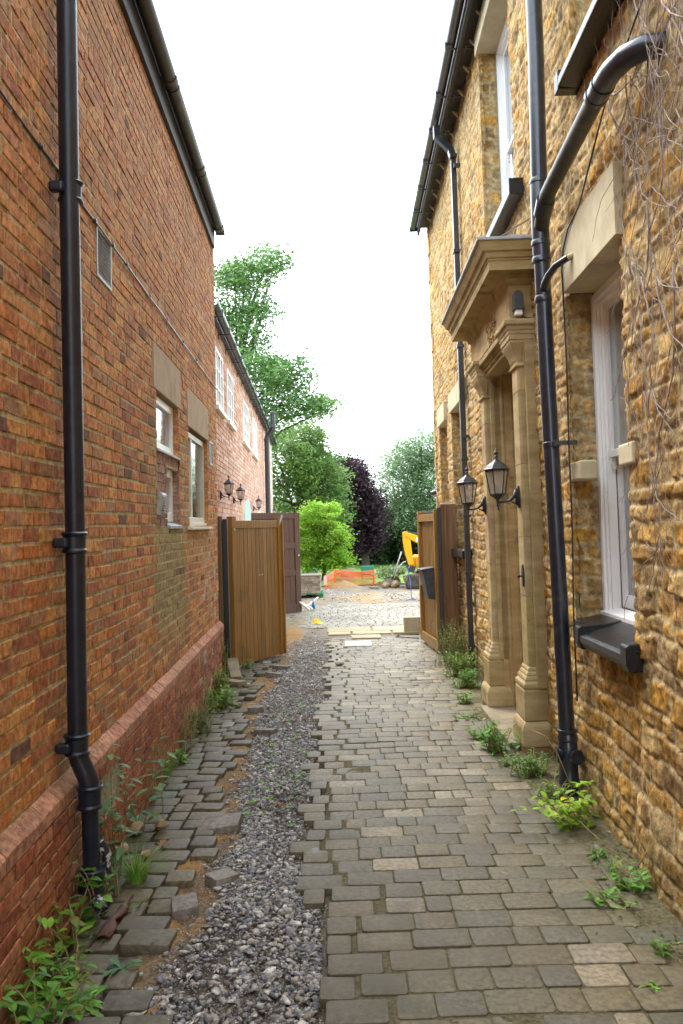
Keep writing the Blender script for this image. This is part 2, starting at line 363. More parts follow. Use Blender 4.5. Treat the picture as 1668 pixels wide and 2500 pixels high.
# ridges of gravel: higher in the middle of the strip
mid_ = np.exp(-((X + 0.6) / 0.22) ** 2) * (1 - sstep(13, 15, Y)); Z += 0.02 * mid_
sandm = sstep(-0.05, 0.03, X - yedge_strip(Y) + 0.12 + 0.05 * vn(X * 7, Y * 4, 4)) * (1 - sstep(-0.03, 0.05, X - yedge_sand(Y) + 0.07 * vn(X * 6, Y * 5, 6)))
sandm = sandm * (.35 + .65 * sstep(-.14, .06, fbm(X * 5, Y * 3.2, 27)))
Z += 0.022 * sandm
c_dirt = np.array([0.13, 0.115, 0.095]); c_sand = np.array([0.31, 0.19, 0.075]); c_yard = np.array([0.27, 0.235, 0.18]); c_soil = np.array([0.085, 0.06, 0.035])
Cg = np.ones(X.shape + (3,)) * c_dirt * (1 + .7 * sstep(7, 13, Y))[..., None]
Cg = Cg * (1 - sandm[..., None]) + c_sand * sandm[..., None]
sp = (sstep(0.12, 0.3, fbm(X * 2.2, Y * 2.2, 31)) * (X > -1.1) * (X < yedge_pave(Y) + .5))[..., None] * 0.5
Cg = Cg * (1 - sp) + np.array([0.22, 0.13, 0.055]) * sp
soil = (sstep(0.12, 0.0, X - (-1.33 - 0.03 * Y)) + sstep(1.40, 1.5, X) * (Y < 14))[..., None]; soil = np.clip(soil, 0, 1)
Cg = Cg * (1 - soil) + c_soil * soil
under = (sstep(0, 0.1, X - yedge_pave(Y)) * (Y < 14))[..., None]
Cg = Cg * (1 - under) + np.array([0.125, 0.11, 0.065]) * under
ym = (sstep(14.3, 17.5, Y + 1.0 * vn(X * 1.1, Y * 1.1, 12) + np.where(X < -0.4, -1.2, 0.8)))[..., None]
cy = c_yard[None, None] * (1 + 0.5 * fbm(X * 1.2, Y * 0.8, 15)[..., None])
om = (sstep(0.02, 0.25, fbm(X * 0.8, Y * 0.6, 41)) * sstep(19.5, 21, Y))[..., None]
cy = cy * (1 - om) + np.array([0.36, 0.24, 0.13]) * om
gm = (sstep(0.0, 0.2, fbm(X * 1.7, Y * 1.1, 77)) * sstep(20, 22, Y))[..., None] * 0.8
cy = cy * (1 - gm) + np.array([0.24, 0.23, 0.22]) * gm
Cg = Cg * (1 - ym) + cy * ym
def grid_obj(name, P, C, mat_, keep=None, origin=(0, 0, 0), parent=None, smooth=True, flip=False):
    ny, nx = P.shape[:2]; idx = np.arange(ny * nx).reshape(ny, nx)
    q = np.stack([idx[:-1, :-1], idx[:-1, 1:], idx[1:, 1:], idx[1:, :-1]], -1).reshape(-1, 4)
    if flip: q = q[:, ::-1]
    if keep is not None: q = q[keep.ravel()]
    org = np.array(ORG[parent.name] if parent is not None else origin)
    V = P.reshape(-1, 3) - org
    me = bpy.data.meshes.new(name); me.vertices.add(len(V)); me.vertices.foreach_set('co', V.astype(np.float32).ravel())
    me.loops.add(q.size); me.loops.foreach_set('vertex_index', q.astype(np.int32).ravel())
    me.polygons.add(len(q)); me.polygons.foreach_set('loop_start', (np.arange(len(q)) * 4).astype(np.int32))
    me.polygons.foreach_set('use_smooth', np.full(len(q), smooth))
    ca = me.attributes.new('col', 'FLOAT_COLOR', 'POINT'); CC = np.concatenate([C.reshape(-1, 3), np.ones((len(V), 1))], 1)
    ca.data.foreach_set('color', CC.astype(np.float32).ravel())
    me.materials.append(mat_); me.update(calc_edges=True); me.validate()
    o = bpy.data.objects.new(name, me); COL.objects.link(o)
    if parent is not None: o.parent = parent
    else: o.location = tuple(org)
    ORG[o.name] = tuple(org)
    return o
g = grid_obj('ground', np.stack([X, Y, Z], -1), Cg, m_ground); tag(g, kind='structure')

# --- block paving
def paver(mb, cx, cy, z, w, l, rz, tx, ty, col, r, th=0.055):
    """tumbled block with chamfered, rounded edge"""
    k = 0.011; e = 0.0042
    def ring(hw, hl, z_):
        c = min(k, hw * .4)
        return [(-hw + c, -hl, z_), (hw - c, -hl, z_), (hw, -hl + c, z_), (hw, hl - c, z_), (hw - c, hl, z_), (-hw + c, hl, z_), (-hw, hl - c, z_), (-hw, -hl + c, z_)]
    hw, hl = w / 2, l / 2
    j = [(r.uniform(-.003, .003), r.uniform(-.003, .003)) for _ in range(8)]
    P = []
    for a, b, zz in ((0, 0, -th), (0, 0, -e * 1.3), (e * .45, e * .45, -e * .4), (e * 1.4, e * 1.4, 0)):
        for (x, y, z_), (jx, jy) in zip(ring(hw - a, hl - b, zz), j): P.append((x + jx, y + jy, z_))
    ca, sa = math.cos(rz), math.sin(rz); V = []
    for x, y, z_ in P:
        V.append((cx + x * ca - y * sa, cy + x * sa + y * ca, z + z_ + x * tx + y * ty))
    F = []
    for i in range(3):
        for q in range(8):
            a, b = i * 8 + q, i * 8 + (q + 1) % 8; F.append((a, b, b + 8, a + 8))
    F.append(tuple(range(24, 32)))
    mb.add(V, F, col)
pv_cols = [(0.148, 0.126, 0.072), (0.140, 0.120, 0.072), (0.162, 0.132, 0.072), (0.145, 0.125, 0.079), (0.130, 0.114, 0.077), (0.168, 0.134, 0.068)]
def pv_col(r, x, y, kind):
    c = np.array(r.choice(pv_cols)) * r.uniform(.92, 1.08) * .88
    if kind == 'r':
        f = min(max((y - 5) / 8, 0), 1); c = c * (1 + .5 * f) + np.array([.03, .025, .02]) * f      # dust towards the yard, plus the lighter far shading put into the colour
        if r.random() < .07: c = c * .4 + .6 * np.array([.34, .28, .19]) * r.uniform(.8, 1.1)
        mo = min(max((x - 0.95) / .5, 0), 1); c = c * (1 - .45 * mo) + np.array([.075, .075, .03]) * .45 * mo
    else:
        c = c * .9 + np.array([.008, .008, .012])
        mo = min(max((-1.12 - .03 * (y - 3) - x) / .25, 0), 1); c = c * (1 - .6 * mo) + np.array([.07, .075, .03]) * .6 * mo
        if r.random() < .05: c = np.array([.30, .28, .25])
    return c
PITCH = 0.172
r = random.Random(11); mb = MB(); y = 1.6; row = 0
while y < 14.5:
    xe = float(yedge_pave(y)); x = xe + r.uniform(-.06, .09)
    first = True
    xr = 1.60 + .011 * y - .02
    if 7.0 < y < 8.65: xr = 1.27
    while x < xr:
        w = r.choice([.13, .16, .20, .20, .26, .27]); x2 = x + w
        if not first and r.random() < .012 and x < .1 : x = x2; continue
        loose = x < xe + .16
        gap = r.uniform(.010, .02) if loose else r.uniform(.004, .007)
        if loose and r.random() < .12: gap += .03
        bow = 0.035 * math.sin(x * 2.2 + .4) + .015 * math.sin(y * 1.7 + x)
        zz = 0.012 * vn(x * 2, y * 2, 21) + r.uniform(-.003, .003) + (-.02 * sstep(1.2, 1.6, x))
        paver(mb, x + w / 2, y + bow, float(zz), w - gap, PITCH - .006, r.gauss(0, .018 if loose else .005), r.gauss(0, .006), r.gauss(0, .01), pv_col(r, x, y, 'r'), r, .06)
        x = x2 + (gap if loose else 0); first = False
    y += PITCH; row += 1
y = 14.9
while y < 20.6:          # yard blocks, dusty
    x = -0.5 - .25 * (y - 14) * .6 + r.uniform(-.2, .2)
    while x < 7:
        w = r.choice([.16, .2, .26]); c = np.array([.255, .23, .18]) * r.uniform(.85, 1.12)
        if not (14.75 < y < 16.0 and x < 2.6):
            paver(mb, x + w / 2, y, float(.012 * vn(x * 1.5, y * 1.5, 22)) + .006, w - .014, PITCH - .02, r.gauss(0, .01), 0, 0, c, r, .05)
        x += w
    y += PITCH
tag(mb.build('paving', m_pave, origin=(0, 0, 0), fixn=False, smooth='auto'), kind='structure')

mb = MB(); r = random.Random(5); y = 1.7
while y < 12.7:
    xw = -1.24 - .0302 * y - .0; xe = float(yedge_strip(y)) + r.uniform(-.06, .07)
    x = xw - r.uniform(0, .1); k = 0
    while x < xe - .06:
        w = r.choice([.13, .16, .21, .25])
        u = sstep(xe - .45, xe, x + w / 2); dis = .3 + 1.0 * float(u)
        if r.random() < .03 * dis and k > 1: x += w; continue
        if x + w > xe + .08: break
        zz = -.012 + .014 * float(vn(x * 3, y * 3, 9)) + r.uniform(-.006, .006) * dis + .008 * float(u)
        paver(mb, x + w / 2, y + r.gauss(0, .008) * dis + .03 * math.sin(x * 5), zz, w - .012, PITCH - .016 - (.012 * dis * r.random()),
              -.10 * (1 if y > 8 else .4) + r.gauss(0, .035) * dis, r.gauss(0, .018) * dis, r.gauss(0, .022) * dis, pv_col(r, x, y, 'l'), r, .06)
        x += w + r.uniform(0, .022) * dis; k += 1
    y += PITCH
tag(mb.build('paving_strip', m_pave, origin=(0, 0, 0), fixn=False, smooth='auto'), kind='structure')
# blocks that have come loose and lie on their own
loose = [(-.86, 4.28, .012, .13, .16, .25, 'square loose paver with a pale patch at the edge of the gravel'),
         (-.84, 5.42, .02, .25, .16, -.08, 'long grey loose paver lying highest beside the sand'),
         (-.72, 4.62, .008, .15, .14, .7, 'loose paver turned askew beside the orange sand'),
         (-.78, 7.9, .015, .20, .13, -.35, 'thin loose paver sunk in the sand below the gravel'),
         (-.98, 8.9, .02, .17, .14, .12, 'pale worn loose paver half way to the timber gate'),
         (-.95, 11.0, .015, .21, .15, -.3, 'grey loose paver tipped over near the left gate'),
         (-.9, 11.55, .015, .22, .15, -.15, 'slab-like loose paver on sand just before the left gate')]
for x, y, z, w, l, a, lab in loose:
    mb = MB(); paver(mb, x, y, z + .01, w, l, a, r.gauss(0, .07), r.gauss(0, .07), np.array([.19, .17, .15]) * r.uniform(.85, 1.4), r, .06)
    tag(mb.build('loose_paver', m_pave, smooth='auto'), lab, 'paving block', 'loose pavers beside the gravel')

# --- gravel
def rocks(name, N_, xy, size, cols, mat_, zf, seed=1, flat=.65):
    rs = np.random.RandomState(seed)
    bm = bmesh.new(); bmesh.ops.create_icosphere(bm, subdivisions=1, radius=1.0)
    base = np.array([v.co[:] for v in bm.verts]); faces = np.array([[v.index for v in f.verts] for f in bm.faces]); bm.free()
    n = len(base)
    P = xy; N_ = len(P); sz = size
    dirs = rs.normal(size=(N_, n, 1)) * .13 + 1
    V = base[None] * dirs
    for _ in range(5):      # chop with random planes for angular faces
        pn = rs.normal(size=(N_, 1, 3)); pn /= np.linalg.norm(pn, axis=2, keepdims=True); dd = rs.uniform(.18, .58, size=(N_, 1))
        pr = (V * pn).sum(2); ex = np.clip(pr - dd, 0, None); V = V - ex[..., None] * pn
    V = V * np.stack([np.ones(N_) * 1.15, rs.uniform(.55, .95, N_), rs.uniform(.32, .65, N_)], 1)[:, None]
    a = rs.uniform(0, 6.28, N_); b = rs.normal(0, .35, N_)
    ca, sa, cb, sb = np.cos(a), np.sin(a), np.cos(b), np.sin(b)
    x, y, z = V[..., 0], V[..., 1], V[..., 2]
    y2 = y * cb[:, None] - z * sb[:, None]; z2 = y * sb[:, None] + z * cb[:, None]
    x3 = x * ca[:, None] - y2 * sa[:, None]; y3 = x * sa[:, None] + y2 * ca[:, None]
    V = np.stack([x3, y3, z2], -1) * sz[:, None, None]
    V[..., 0] += P[:, 0:1]; V[..., 1] += P[:, 1:2]; V[..., 2] += zf[:, None]
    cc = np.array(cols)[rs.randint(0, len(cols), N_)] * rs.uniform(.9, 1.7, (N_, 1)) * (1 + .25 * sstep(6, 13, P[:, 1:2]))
    C = np.repeat(cc[:, None], n, 1).reshape(-1, 3)
    F = (faces[None] + (np.arange(N_) * n)[:, None, None]).reshape(-1, 3)
    me = bpy.data.meshes.new(name); VV = V.reshape(-1, 3)
    me.vertices.add(len(VV)); me.vertices.foreach_set('co', VV.astype(np.float32).ravel())
    me.loops.add(F.size); me.loops.foreach_set('vertex_index', F.astype(np.int32).ravel())
    me.polygons.add(len(F)); me.polygons.foreach_set('loop_start', (np.arange(len(F)) * 3).astype(np.int32))
    at = me.attributes.new('col', 'FLOAT_COLOR', 'POINT'); at.data.foreach_set('color', np.concatenate([C, np.ones((len(C), 1))], 1).astype(np.float32).ravel())
    me.materials.append(mat_); me.update(calc_edges=True)
    o = bpy.data.objects.new(name, me); COL.objects.link(o); return o
rs = np.random.RandomState(3)
NG = 38000
gy_ = 2.4 + 15.5 * rs.rand(NG) ** 1.25; 
lo = yedge_sand(gy_) - .03 - .14 * rs.rand(NG) ** 4; hi = yedge_pave(gy_) + .04
wide = sstep(12.0, 15.0, gy_); lo = lo * (1 - wide) + (-1.75) * wide; hi = hi + .1 * wide
gx_ = lo + (hi - lo) * rs.rand(NG)
edge = np.minimum(gx_ - lo, hi - gx_)
dens = .25 + .75 * sstep(-.12, .12, fbm(gx_ * 2.5, gy_ * 2.0, 51) + .14 * sstep(.0, .1, edge) + .04)
dens *= np.where((gy_ < 4.3) & (gx_ < -.3), .35 + .5 * (vn(gx_ * 3, gy_ * 3, 5) > 0), 1)
dens *= np.where(gy_ > 13.5, .5, 1)
keep = rs.rand(NG) < dens; gx_, gy_ = gx_[keep], gy_[keep]
sz = 1.05 * (.007 + .020 * rs.rand(len(gx_)) ** 2.4 + .010 * (rs.rand(len(gx_)) < .05)) * (1 + .15 * sstep(6, 3, gy_))
zf = -.045 + .018 * rs.rand(len(gx_)) + .02 * np.exp(-((gx_ + .6) / .22) ** 2)
gcols = [(.20, .19, .185), (.30, .29, .275), (.13, .13, .14), (.25, .24, .22), (.42, .40, .36), (.17, .175, .19), (.27, .23, .18), (.33, .32, .30)]
gq = rs.rand(26000, 2); gy2 = 2.4 + 13 * gq[:, 0] ** 1.2; l2 = yedge_strip(gy2) - .02; h2 = yedge_pave(gy2) + .12; gx2 = l2 + (h2 - l2) * gq[:, 1]
gx_ = np.concatenate([gx_, gx2]); gy_ = np.concatenate([gy_, gy2]); sz = np.concatenate([sz, .003 + .004 * rs.rand(26000)]); zf = np.concatenate([zf, -.040 + .018 * rs.rand(26000) + .02 * np.exp(-((gx2 + .6) / .22) ** 2)])
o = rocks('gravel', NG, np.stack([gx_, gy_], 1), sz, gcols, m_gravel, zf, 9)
tag(o, 'loose angular grey gravel filling the trench along the paving', 'gravel', kind='stuff')
rs = np.random.RandomState(8); n_ = 2200
qx = rs.uniform(-1.6, 3.0, n_); qy = rs.uniform(20.5, 26, n_); k = (fbm(qx * 1.3, qy * 1.0, 77) > -.02) & (qx > -2)
o = rocks('stone_debris', 0, np.stack([qx[k], qy[k]], 1), .012 + .05 * rs.rand(k.sum()) ** 3, gcols + [(.35, .28, .2)], m_gravel, np.full(k.sum(), .0), 19)
tag(o, 'broken stone and grit scattered over the far building yard', 'debris', kind='stuff')

# ------------------------------------------------------------------ left brick house
BR = [(.46, .195, .075), (.50, .225, .085), (.41, .165, .070), (.34, .135, .075), (.54, .275, .10), (.44, .185, .08), (.48, .21, .09), (.36, .20, .11), (.33, .13, .07), (.41, .18, .085), (.48, .22, .09), (.52, .235, .08), (.47, .175, .055)]
def sub_iv(a, b, cuts):
    out = [(a, b)]
    for c, d in cuts:
        nx = []
        for p, q in out:
            if d <= p or c >= q: nx.append((p, q)); continue
            if c > p: nx.append((p, c))
            if d < q: nx.append((d, q))
        out = nx
    return out
def brick_face(mb, s0, s1, h0, h1, d, col, r, dep=.014, e=.006, j=.0018):
    jj = lambda: r.uniform(-j, j)
    o_ = [(s0 + jj(), d - dep, h0 + jj()), (s1 + jj(), d - dep, h0 + jj()), (s1 + jj(), d - dep, h1 + jj()), (s0 + jj(), d - dep, h1 + jj())]
    m_ = [(o_[0][0] + e * .25, d - e * .5, o_[0][2] + e * .25), (o_[1][0] - e * .25, d - e * .5, o_[1][2] + e * .25), (o_[2][0] - e * .25, d - e * .5, o_[2][2] - e * .25), (o_[3][0] + e * .25, d - e * .5, o_[3][2] - e * .25)]
    t = [d + r.uniform(-.0025, .0025) for _ in range(4)]
    i_ = [(m_[0][0] + e, t[0], m_[0][2] + e), (m_[1][0] - e, t[1], m_[1][2] + e), (m_[2][0] - e, t[2], m_[2][2] - e), (m_[3][0] + e, t[3], m_[3][2] - e)]
    F = [(8, 9, 10, 11)]
    for k in range(2):
        for q in range(4):
            a, b = k * 4 + q, k * 4 + (q + 1) % 4; F.append((a, b, b + 4, a + 4))
    mb.add(o_ + m_ + i_, F, col)
def brick_rows(mb, s0, s1, h0, h1, rects, d, r, colf, course=.0785, joint=.0165, st=.235, hd=.12, wav=.004, dep=.009, e=.0032, ph=.42):
    h = h0; i = 0
    while h < h1 - .01:
        hm = h + course / 2
        cuts = [(a, b) for a, b, c, dd in rects if c - .012 < hm < dd + .012]
        x = s0 - r.uniform(0, .3)
        while x < s1:
            w = (hd if r.random() < ph else st) * r.uniform(.97, 1.03); x2 = x + w
            for p, q in sub_iv(max(x, s0), min(x2, s1), cuts):
                if q - p < .03: continue
                w1 = wav * math.sin(p * 1.3 + h * 3) + .0035 * math.sin(p * 4.1 + i * 1.7)
                hh = h + w1
                dd = d + r.uniform(-.003, .003)
                brick_face(mb, p + joint / 2, q - joint / 2, hh + joint / 2, hh + course - joint / 2, dd, colf(p, hm, r), r, dep, e)
            x = x2
        h += course; i += 1
def plate(mb, s0, s1, h0, h1, rects, d, col):
    S = sorted({s0, s1, *[v for a, b, c, e in rects for v in (a, b) if s0 < v < s1]}); Hh = sorted({h0, h1, *[v for a, b, c, e in rects for v in (c, e) if h0 < v < h1]})
    for a, b in zip(S, S[1:]):
        for c, e in zip(Hh, Hh[1:]):
            sm, hm = (a + b) / 2, (c + e) / 2
            if any(p < sm < q and u < hm < v for p, q, u, v in rects): continue
            mb.quad((a, d, c), (b, d, c), (b, d, e), (a, d, e), col)
W1 = (6.83, 7.91, .65, 1.135); W2 = (8.50, 9.96, .0, 1.035); SW = (7.30, 7.91, .0, .53); PATCH = (6.80, 7.92, -.01, .65)
L1 = (6.70, 8.03, 1.135, 1.50); L2 = (8.44, 10.04, 1.035, 1.42)
V1 = (4.99, 5.345, 1.52, 1.835); V2 = (10.14, 10.47, .76, 1.05)
def colL(p, h, r):
    c = np.array(r.choice(BR)) * r.uniform(.86, 1.14) * 1.1
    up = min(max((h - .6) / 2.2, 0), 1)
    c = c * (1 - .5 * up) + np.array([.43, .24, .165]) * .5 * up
    if r.random() < .014: c = np.array([.19, .105, .08])
    gz = 0
    if 6.55 < p < 8.1 and h < -.02: gz = .95 * min(1, max(0, (1.2 + h) / .45))
    elif 6.5 < p < 6.8 and -.1 < h < .85: gz = .6
    elif 7.95 < p < 8.25 and -.1 < h < .9: gz = .6
    elif 8.3 < p < 10.1 and -.35 < h < 0: gz = .35
    if gz and r.random() < .95:
        gc = np.array([.34, .275, .125]) * r.uniform(.75, 1.2); c = c * (1 - gz) + gc * gz
    if p > 9.3 and h < -.3 and r.random() < .12: c = np.array([.5, .40, .36])
    return c
def colP(p, h, r):
    return np.array(r.choice([(.36, .22, .18), (.33, .20, .165), (.39, .245, .20), (.35, .22, .17)])) * r.uniform(.9, 1.08)
r = random.Random(2)
house = thing('brick_house', FL([7, -2, -EYE]), 'tall red brick house with black downpipe lining the left side of the alley', 'house')
mb = MB(FL); MORT = (.47, .41, .255)
rects = [W1, W2, PATCH, L1, L2, V1, V2]
plate(mb, 1.2, 10.88, -1.32, 3.66, rects, -.005, MORT)
brick_rows(mb, 1.6, 10.88, -1.24, 3.64, rects, 0, r, colL)
# newer mauve brick infill
plate(mb, PATCH[0], PATCH[1], PATCH[2], .56, [SW], -.027, (.40, .33, .25))
brick_rows(mb, PATCH[0] + .005, PATCH[1], .0, .53, [SW], -.018, r, colP, course=.0762, joint=.008, wav=.0, e=.003)
for k in range(14):     # soldier course above the little window
    a = PATCH[0] + .005 + k * .0795; brick_face(mb, a + .004, a + .0755, .535, .643, -.016, colP(0, 0, r), r, .012, .003)
# header bricks jambs
for (a, b, c, e, dep) in ((*W1, .10), (*W2, .09), (*SW, .10)):
    hh = c
    while hh < e - .01:
        t = min(hh + .0762, e)
        col = colL(a - .02, hh, r) if e != SW[3] else colP(0, 0, r)
        mb.box(b - .001, b + .03, -dep - .06, -.004, hh + .005, t - .005, col)
        mb.box(b + .001, b + .03, -dep - .06, -.008, hh - .002, t, MORT)
        mb.box(a - .03, a + .001, -dep - .06, -.008, hh + .005, t - .005, col)
        hh = t
    mb.box(a, b, -dep - .07, -.015, e, e + .02, MORT)
mb.box(W1[0], W1[1], -.16, -.02, .63, .648, MORT)
# end face of the house at the gateway
mb.box(10.865, 10.878, -3.2, -.012, -1.9, 3.6, (.38, .17, .09))
# plinth
for i in range(42):
    a = 1.5 + i * .2262; b = a + .2262
    if a > 10.9: break
    b = min(b, 10.92); c = np.array(r.choice([(.46, .235, .155), (.42, .20, .13), (.50, .26, .17)])) * r.uniform(.85, 1.1); j = .004; ju = r.uniform(-.004, .004)
    prof = [(-.02, -1.235), (.002 + ju, -1.24), (.056 + ju, -1.288), (.060, -1.295), (.060, -1.352), (-.02, -1.352)]
    mb.ext(prof, a + j, b - j, 0, c)
mb.ext([(-.03, -1.237), (-.002, -1.242), (.053, -1.292), (.053, -1.358), (-.03, -1.358)], 1.2, 10.92, 0, MORT)
def colB(p, h, r):
    c = np.array(r.choice([(.40, .15, .08), (.36, .125, .07), (.44, .175, .085), (.31, .12, .08), (.42, .18, .10)])) * r.uniform(.8, 1.1)
    if p > 8.5 and r.random() < .15: c = np.array([.46, .36, .32])
    return c
plate(mb, 1.2, 10.92, -2.1, -1.355, [], .049, (.38, .35, .25))
brick_rows(mb, 1.6, 10.92, -1.356 - .077 * 9, -1.36, [(4.6, 5.2, -1.65, -1.46)], .06, r, colB, course=.077, joint=.014, st=.235)
mb.box(10.905, 10.92, -.3, .046, -2.1, -1.31, (.3, .12, .07))
# hidden rest of the building
mb.box(-6, 1.25, -5.5, -.013, -2.1, 3.66, (.38, .17, .09)); mb.box(1.25, 10.95, -5.5, -3.2, -2.1, 3.66, (.38, .17, .09))
wall = mb.build('wall', m_brick, house, fixn=False)
mb = MB(FL)
mb.box(L1[0], L1[1], -.18, .004, L1[2], L1[3]); mb.box(L2[0], L2[1], -.16, .004, L2[2], L2[3]); mb.build('lintel', m_lint, house, bevel=.004)
mb = MB(FL); mb.add([(-6, .06, 3.84), (10.8, .06, 3.84), (10.8, -2.8, 6.2), (-6, -2.8, 6.2), (-6, -5.8, 3.84), (10.8, -5.8, 3.84)], [(0, 1, 2, 3), (3, 2, 5, 4)])
mb.build('roof', m_slate, house, fixn=False)
mb = MB(FL); mb.box(-6, 10.72, -.02, .035, 3.60, 3.83); fas = mb.build('fascia', m_fascia, house, bevel=.003)
def gutter(mb, s0, s1, d, h, r_, n=10, t=.004, seg=None):
    prof = [(d + r_ * math.cos(math.pi + math.pi * k / n), h + r_ * math.sin(math.pi + math.pi * k / n)) for k in range(n + 1)]
    prof2 = [(d + (r_ - t) * math.cos(2 * math.pi - math.pi * k / n), h + (r_ - t) * math.sin(2 * math.pi - math.pi * k / n)) for k in range(n + 1)]
    mb.ext(prof + prof2, s0, s1, 0)
    if seg:
        x = s0 + .25
        while x < s1 - .2:
            pr = [(d + (r_ + .006) * math.cos(math.pi + math.pi * k / n), h + (r_ + .006) * math.sin(math.pi + math.pi * k / n)) for k in range(n + 1)]
            pr2 = [(d + (r_ + .0005) * math.cos(2 * math.pi - math.pi * k / n), h + (r_ + .0005) * math.sin(2 * math.pi - math.pi * k / n)) for k in range(n + 1)]
            mb.ext(pr + pr2, x, x + .10, 0); mb.ext(pr + pr2, x + .16, x + .175, 0)
            x += seg
mb = MB(FL); gutter(mb, -2, 10.74, .105, 3.835, .062, seg=1.75); mb.box(10.73, 10.74, .045, .165, 3.78, 3.835)
mb.build('gutter', m_gut, house, smooth='auto')
# ventilation grilles
mb = MB(FL)
a, b, c, e = V1
for f in ((a, a + .02, c, e), (b - .02, b, c, e), (a + .02, b - .02, c, c + .02), (a + .02, b - .02, e - .02, e)): mb.box(f[0], f[1], -.02, .006, f[2], f[3])
for k in range(1, 11): mb.box(a + .02, b - .02, -.008, -.004, c + .02 + k * .0255, c + .0225 + k * .0255)
for k in range(1, 12): mb.box(a + .02 + k * .027, a + .0215 + k * .027, -.004, -.001, c + .02, e - .02)
vent = mb.build('vent_grille', m_vent, house)
mb = MB(FL); mb.box(a, b, -.14, -.12, c, e); mb.build('vent_back', m_dark, house); mb = MB(FL); mb.box(V2[0], V2[1], -.08, -.06, V2[2], V2[3]); mb.build('vent_back', m_dark, house)
mb = MB(FL); a, b, c, e = V2
for f in ((a, a + .02, c, e), (b - .02, b, c, e), (a + .02, b - .02, c, c + .02), (a + .02, b - .02, e - .02, e)): mb.box(f[0], f[1], -.02, .004, f[2], f[3])
for k in range(10): mb.box(a + .02, b - .02, -.02, -.003, c + .03 + k * .026, c + .042 + k * .026)
mb.build('vent_grille', m_vent, house)
mb = MB(FL); a, b, c, e = 6.80, 7.0, .10, .285
mb.ext([(-.01, c), (.03, c), (.045, e - .02), (.03, e), (-.01, e)], a, b, 0)
for k in range(7): mb.box(a + .02, b - .015, .036, .052, c + .02 + k * .02, c + .028 + k * .02)
mb.build('fan_cowl', m_vent, house, bevel=.002)
# bricked windows of the left house
def casement(fr, a, b, c, e, d, mat_, parent, mull=(), trans=(), bar=.05, name='window', glass=None, out=.045):
    mb = MB(fr)
    mb.box(a, a + bar, d, d + out, c, e); mb.box(b - bar, b, d, d + out, c, e)
    mb.box(a + bar, b - bar, d, d + out - .002, e - bar, e); mb.box(a + bar, b - bar, d, d + out - .002, c, c + bar * 1.2)
    for mm, w in mull: mb.box(mm - w / 2, mm + w / 2, d, d + out - .004, c + bar, e - bar)
    for tt, w in trans: mb.box(a + bar, b - bar, d + .004, d + out - .008, tt - w / 2, tt + w / 2)
    w = mb.build(name, mat_, parent, bevel=.004)
    g_ = MB(fr); g_.box(a + .01, b - .01, d + .008, d + .014, c + .01, e - .01); g_.build('pane', glass or m_glass, w)
    return w
w = casement(FL, W1[0], W1[1] , .65, 1.13, -.10, m_white, house, bar=.07)
mb = MB(FL); mb.box(W1[0] - .0, W1[1] + .01, -.12, .012, .632, .652); mb.build('sill', m_lead, w, bevel=.003)
w = casement(FL, SW[0] , SW[1], .05, .53, -.11, m_white, house, bar=.07)
mb = MB(FL); mb.ext([(-.12, .06), (.02, .012), (.02, -.015), (-.12, -.015)], SW[0] + .0, SW[1] + .02, 0); mb.build('sill', m_lead, w, bevel=.003)
w = casement(FL, W2[0], W2[1], .03, 1.01, -.09, m_creamp, house, mull=((W2[0] + .5, .085), (W2[1] - .17, .0)), bar=.06)
mb = MB(FL); mb.box(W2[0] - .12, W2[1] + .05, -.09, .05, -.03, -.004); mb.box(W2[0], W2[1], -.1, -.02, -.004, .04); mb.build('sill', m_creamp, w, bevel=.003)

# --- far wing of the brick house
wing = thing('brick_cottage_range', FW_([20, -2, -EYE]), 'lower pinkish brick range with white windows beyond the left gate', 'house')
PK = [(.60, .37, .28), (.64, .42, .33), (.57, .33, .24), (.67, .47, .38), (.59, .35, .26)]
def colW(p, h, r):
    c = np.array(r.choice(PK)) * r.uniform(.88, 1.08)
    if r.random() < .06: c = np.array([.68, .55, .48])
    if p > 24 and r.random() < .6: c = np.array([.70, .62, .56])
    return c
WW = [(11.9, 12.87), (13.5, 14.5), (16.6, 18.1), (19.25, 20.65)]
ARCH = [(16.45, 18.45, .72), (20.6, 22.2, .6)]
mb = MB(FW_)
rects = [(a, b, 1.84, 2.72) for a, b in WW]
plate(mb, 10.9, 28.8, -2.0, 3.06, rects, -.010, (.55, .42, .33))
brick_rows(mb, 10.9, 28.8, -1.2, 3.05, rects + [(a, b, -2, t) for a, b, t in ARCH], 0, random.Random(4), colW, joint=.009, course=.0762)
for a, b in WW:
    mb.box(a - .02, a, -.1, -.011, 1.84, 2.72, (.55, .3, .2)); mb.box(b, b + .02, -.1, -.011, 1.84, 2.72, (.55, .3, .2))
mb.box(28.78, 28.8, -5, -.011, -2, 3.06, (.55, .3, .2)); mb.box(10.98, 28.78, -5.2, -3.5, -2, 3.06, (.55, .3, .2))
mb.build('wall', m_brickw, wing, fixn=False)
mb = MB(FW_); mb.add([(10.97, .06, 3.13), (28.95, .06, 3.13), (28.95, -2.5, 4.9), (10.97, -2.5, 4.9), (10.97, -5.4, 3.1), (28.95, -5.4, 3.1)], [(0, 1, 2, 3), (3, 2, 5, 4)]); mb.build('roof', m_slate, wing, fixn=False)
mb = MB(FW_); gutter(mb, 10.95, 28.9, .12, 3.10, .058); gm_ = mb.build('gutter', m_blackc, wing, smooth='auto')
x = 11.4
while x < 28.7:
    mb = MB(FW_); mb.ext([(.0, 2.93), (.012, 2.93), (.012, 2.99), (.17, 2.99), (.188, 3.0), (.188, 3.11), (.176, 3.11), (.176, 3.005), (.0, 3.005)], x, x + .03, 0); mb.build('gutter_bracket', m_blackc, wing)
    x += 1.02
